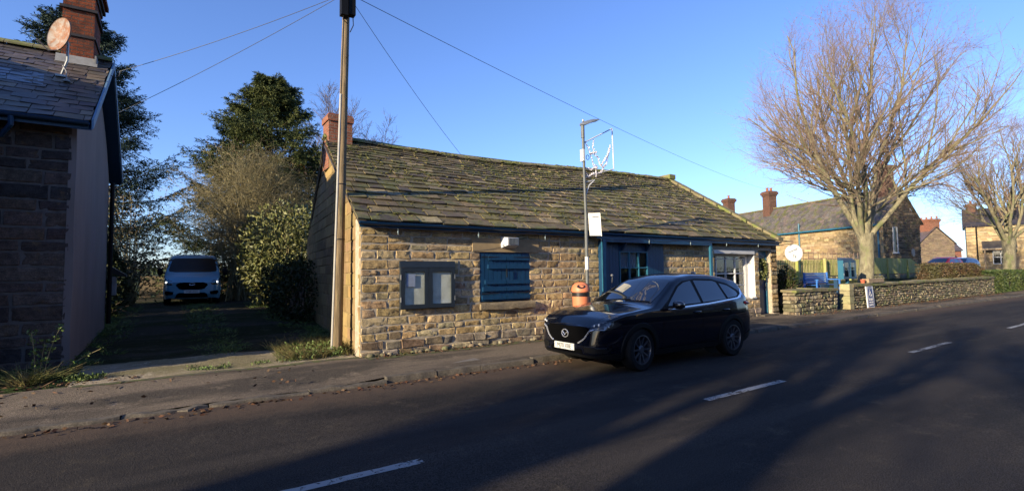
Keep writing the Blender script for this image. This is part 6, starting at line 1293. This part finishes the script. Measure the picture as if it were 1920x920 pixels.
tag(gr.build('grass', 'weed', smooth=60), 'shaded grass strips along and between the wheel tracks of the drive', 'grass', kind='stuff')
lw = thing('weed_clump', 'straw coloured weed clump with tall seed stems below the left house', 'plant', (-1.75, 10.7, .1)); vg = MB()
for c in ((-1.8, 10.45), (-1.66, 10.6), (-1.9, 10.7), (-1.55, 10.75)): tuft(vg, (*c, .1), .14, 90, .42, rr, .014, 1.0)
vg.build('blades', 'grassdry', lw, smooth=60); vg = MB(); m2 = MB()
for (x, v, h, lx) in ((-1.72, 10.6, .78, -.03), (-1.62, 10.62, .82, .08), (-1.68, 10.7, .6, .02), (-1.45, 10.7, .45, .25)):
    s = np.linspace(0, 1, 6); p = np.stack([x+lx*s*s*2, v+0*s, .1+h*s], 1); m2.tube(p, .006, 4)
    for k in range(2, 6): leaf_volume(vg, p[k], (.05, .05, .05), 16, .05, .03, rr, .1)
vg.build('leaves', 'weed', lw, smooth=0); m2.build('stems', 'twig_tan', lw)
vg = MB()
for i in range(18): x = rr.uniform(-1.35, -.85); v = rr.uniform(10.15, 10.5); leaf_volume(vg, (x, v, .14), (.08, .08, .05), 22, .05, .03, rr, .1, .8)
tag(vg.build('weeds', 'weed', smooth=0), 'small bright green weeds at the corner of the left house', 'weeds', kind='stuff')
lf = MB(); N = 900
P = np.concatenate([np.stack([rr.uniform(-3.2, -.3, 260), 10.0+np.abs(rr.normal(0, .3, 260)), np.full(260, .118)], 1), np.stack([rr.uniform(-2.6, 2, 60), rr.uniform(8.2, 9.8, 60), np.full(60, .112)], 1), np.stack([rr.uniform(3.2, 9, 260), 9.66-np.abs(rr.normal(0, .1, 260)), np.full(260, .125)], 1), np.stack([rr.uniform(-2, 9, 300), 7.66-np.abs(rr.normal(0, .12, 300)), np.full(300, .012)], 1), np.stack([rr.uniform(18.5, 43, 520), 9.05-np.abs(rr.normal(0, .22, 520)), np.full(520, .125)], 1)])
D = rr.normal(size=P.shape); D[:, 2] *= .25; cards(lf, P, D, .07, .04, rr); P2 = np.stack([rr.uniform(-2.4, -.2, 26), rr.uniform(9.2, 10.4, 26), np.full(26, .122)], 1); D = rr.normal(size=P2.shape); D[:, 2] *= .05; cards(lf, P2, D, .2, .018, rr)
tag(lf.build('leaves', 'redleaf', smooth=0), 'fallen reddish leaves scattered along the kerb and wall foot', 'leaves', kind='stuff')
st = MB()
for i in range(46):
    x = rr.uniform(3.1, 9.2); q = rr.uniform(.03, .075); n0 = len(st.f); ellipsoid(st, (x, 9.71-rr.uniform(0, .05), .12+q*.3), (q*1.3, q*.8, q*.75), 8, 5); st.c[n0:] = [tuple(pick(rr, RUB))]*(len(st.f)-n0)
tag(st.build('rubble', 'rubble', smooth=50), 'loose stones and rubble at the foot of the shop wall', 'rubble', kind='stuff')
# ------------------------------------------------------------------ trees up the street that throw the shadows across the road (behind the camera)
for u, v, h, w in ((-13, -.9, 9.5, 'first'), (-20.5, -1.0, 11.5, 'second'), (-28.5, -1.75, 13, 'third')):
    bare_tree('bare_tree', '%s in the row of tall narrow bare trees up the near side of the street' % w, 'tree', (u, v, 0), h*.55, .42, 6, ((u, v, h*.72), (1.9, 1.9, h*.30)), 90+int(-u), dens=(9, 6, 3), spread=(3, 22), ll=h*.42, buds=False, rmin=.012, lr=.5, group='row of tall bare trees up the street')
for i, (u, v, h) in enumerate([(-12, -6.0, 9), (-27, -8.5, 12)]):
    bare_tree('bare_tree', ('broad' if i else 'smaller broad')+' bare garden tree behind the near hedge up the street', 'tree', (u, v, 0), 3.0, .45, 7, ((u, v, h*.62), (4.5, 4.5, h*.42)), 190+i, dens=(10, 8, 4), spread=(10, 50), ll=h*.62, buds=False, rmin=.012)
# ------------------------------------------------------------------ unseen near-side cottages and hedge, added to block low sky and darken reflections
for i, (u, w) in enumerate(((8, 12), (24, 14), (44, 15), (-8, 11))):
    hh, PP, xx, yy = far_house('cottage', 'added unseen sandstone cottage %s on the near side of the road' % ('second along', 'third along', 'fourth along', 'first')[i], (u, -11), (-1, 0, 0), w, 7, .0, 5.2, 7.6, HALL, WSL, seed=70+i)
    for k in range(3): fwin(hh, PP, xx, yy, 1.2+k*w/3.4, 2.5+k*w/3.4, 1.1, 2.4); fwin(hh, PP, xx, yy, 1.2+k*w/3.4, 2.4+k*w/3.4, 3.5, 4.7)
    far_chim(hh, PP+xx*1.0+yy*3.5, .8, 6.5, 9, 'brick_dull', 2, xx)
hedge('hedge', 'unseen clipped hedge added along the near pavement', -14, 60, -4.2, -3.0, .0, 1.9, 9000, 'hedge', 25, L=.12, W=.08)

van_shade_hedge = hedge('hedge', 'unseen conifer hedge added behind the left house to shade the van', -11, -3.3, 20.6, 23.6, .4, 6.2, 9000, 'ivy', 26, L=.25, W=.12)  # added out of view to keep the sun off the van
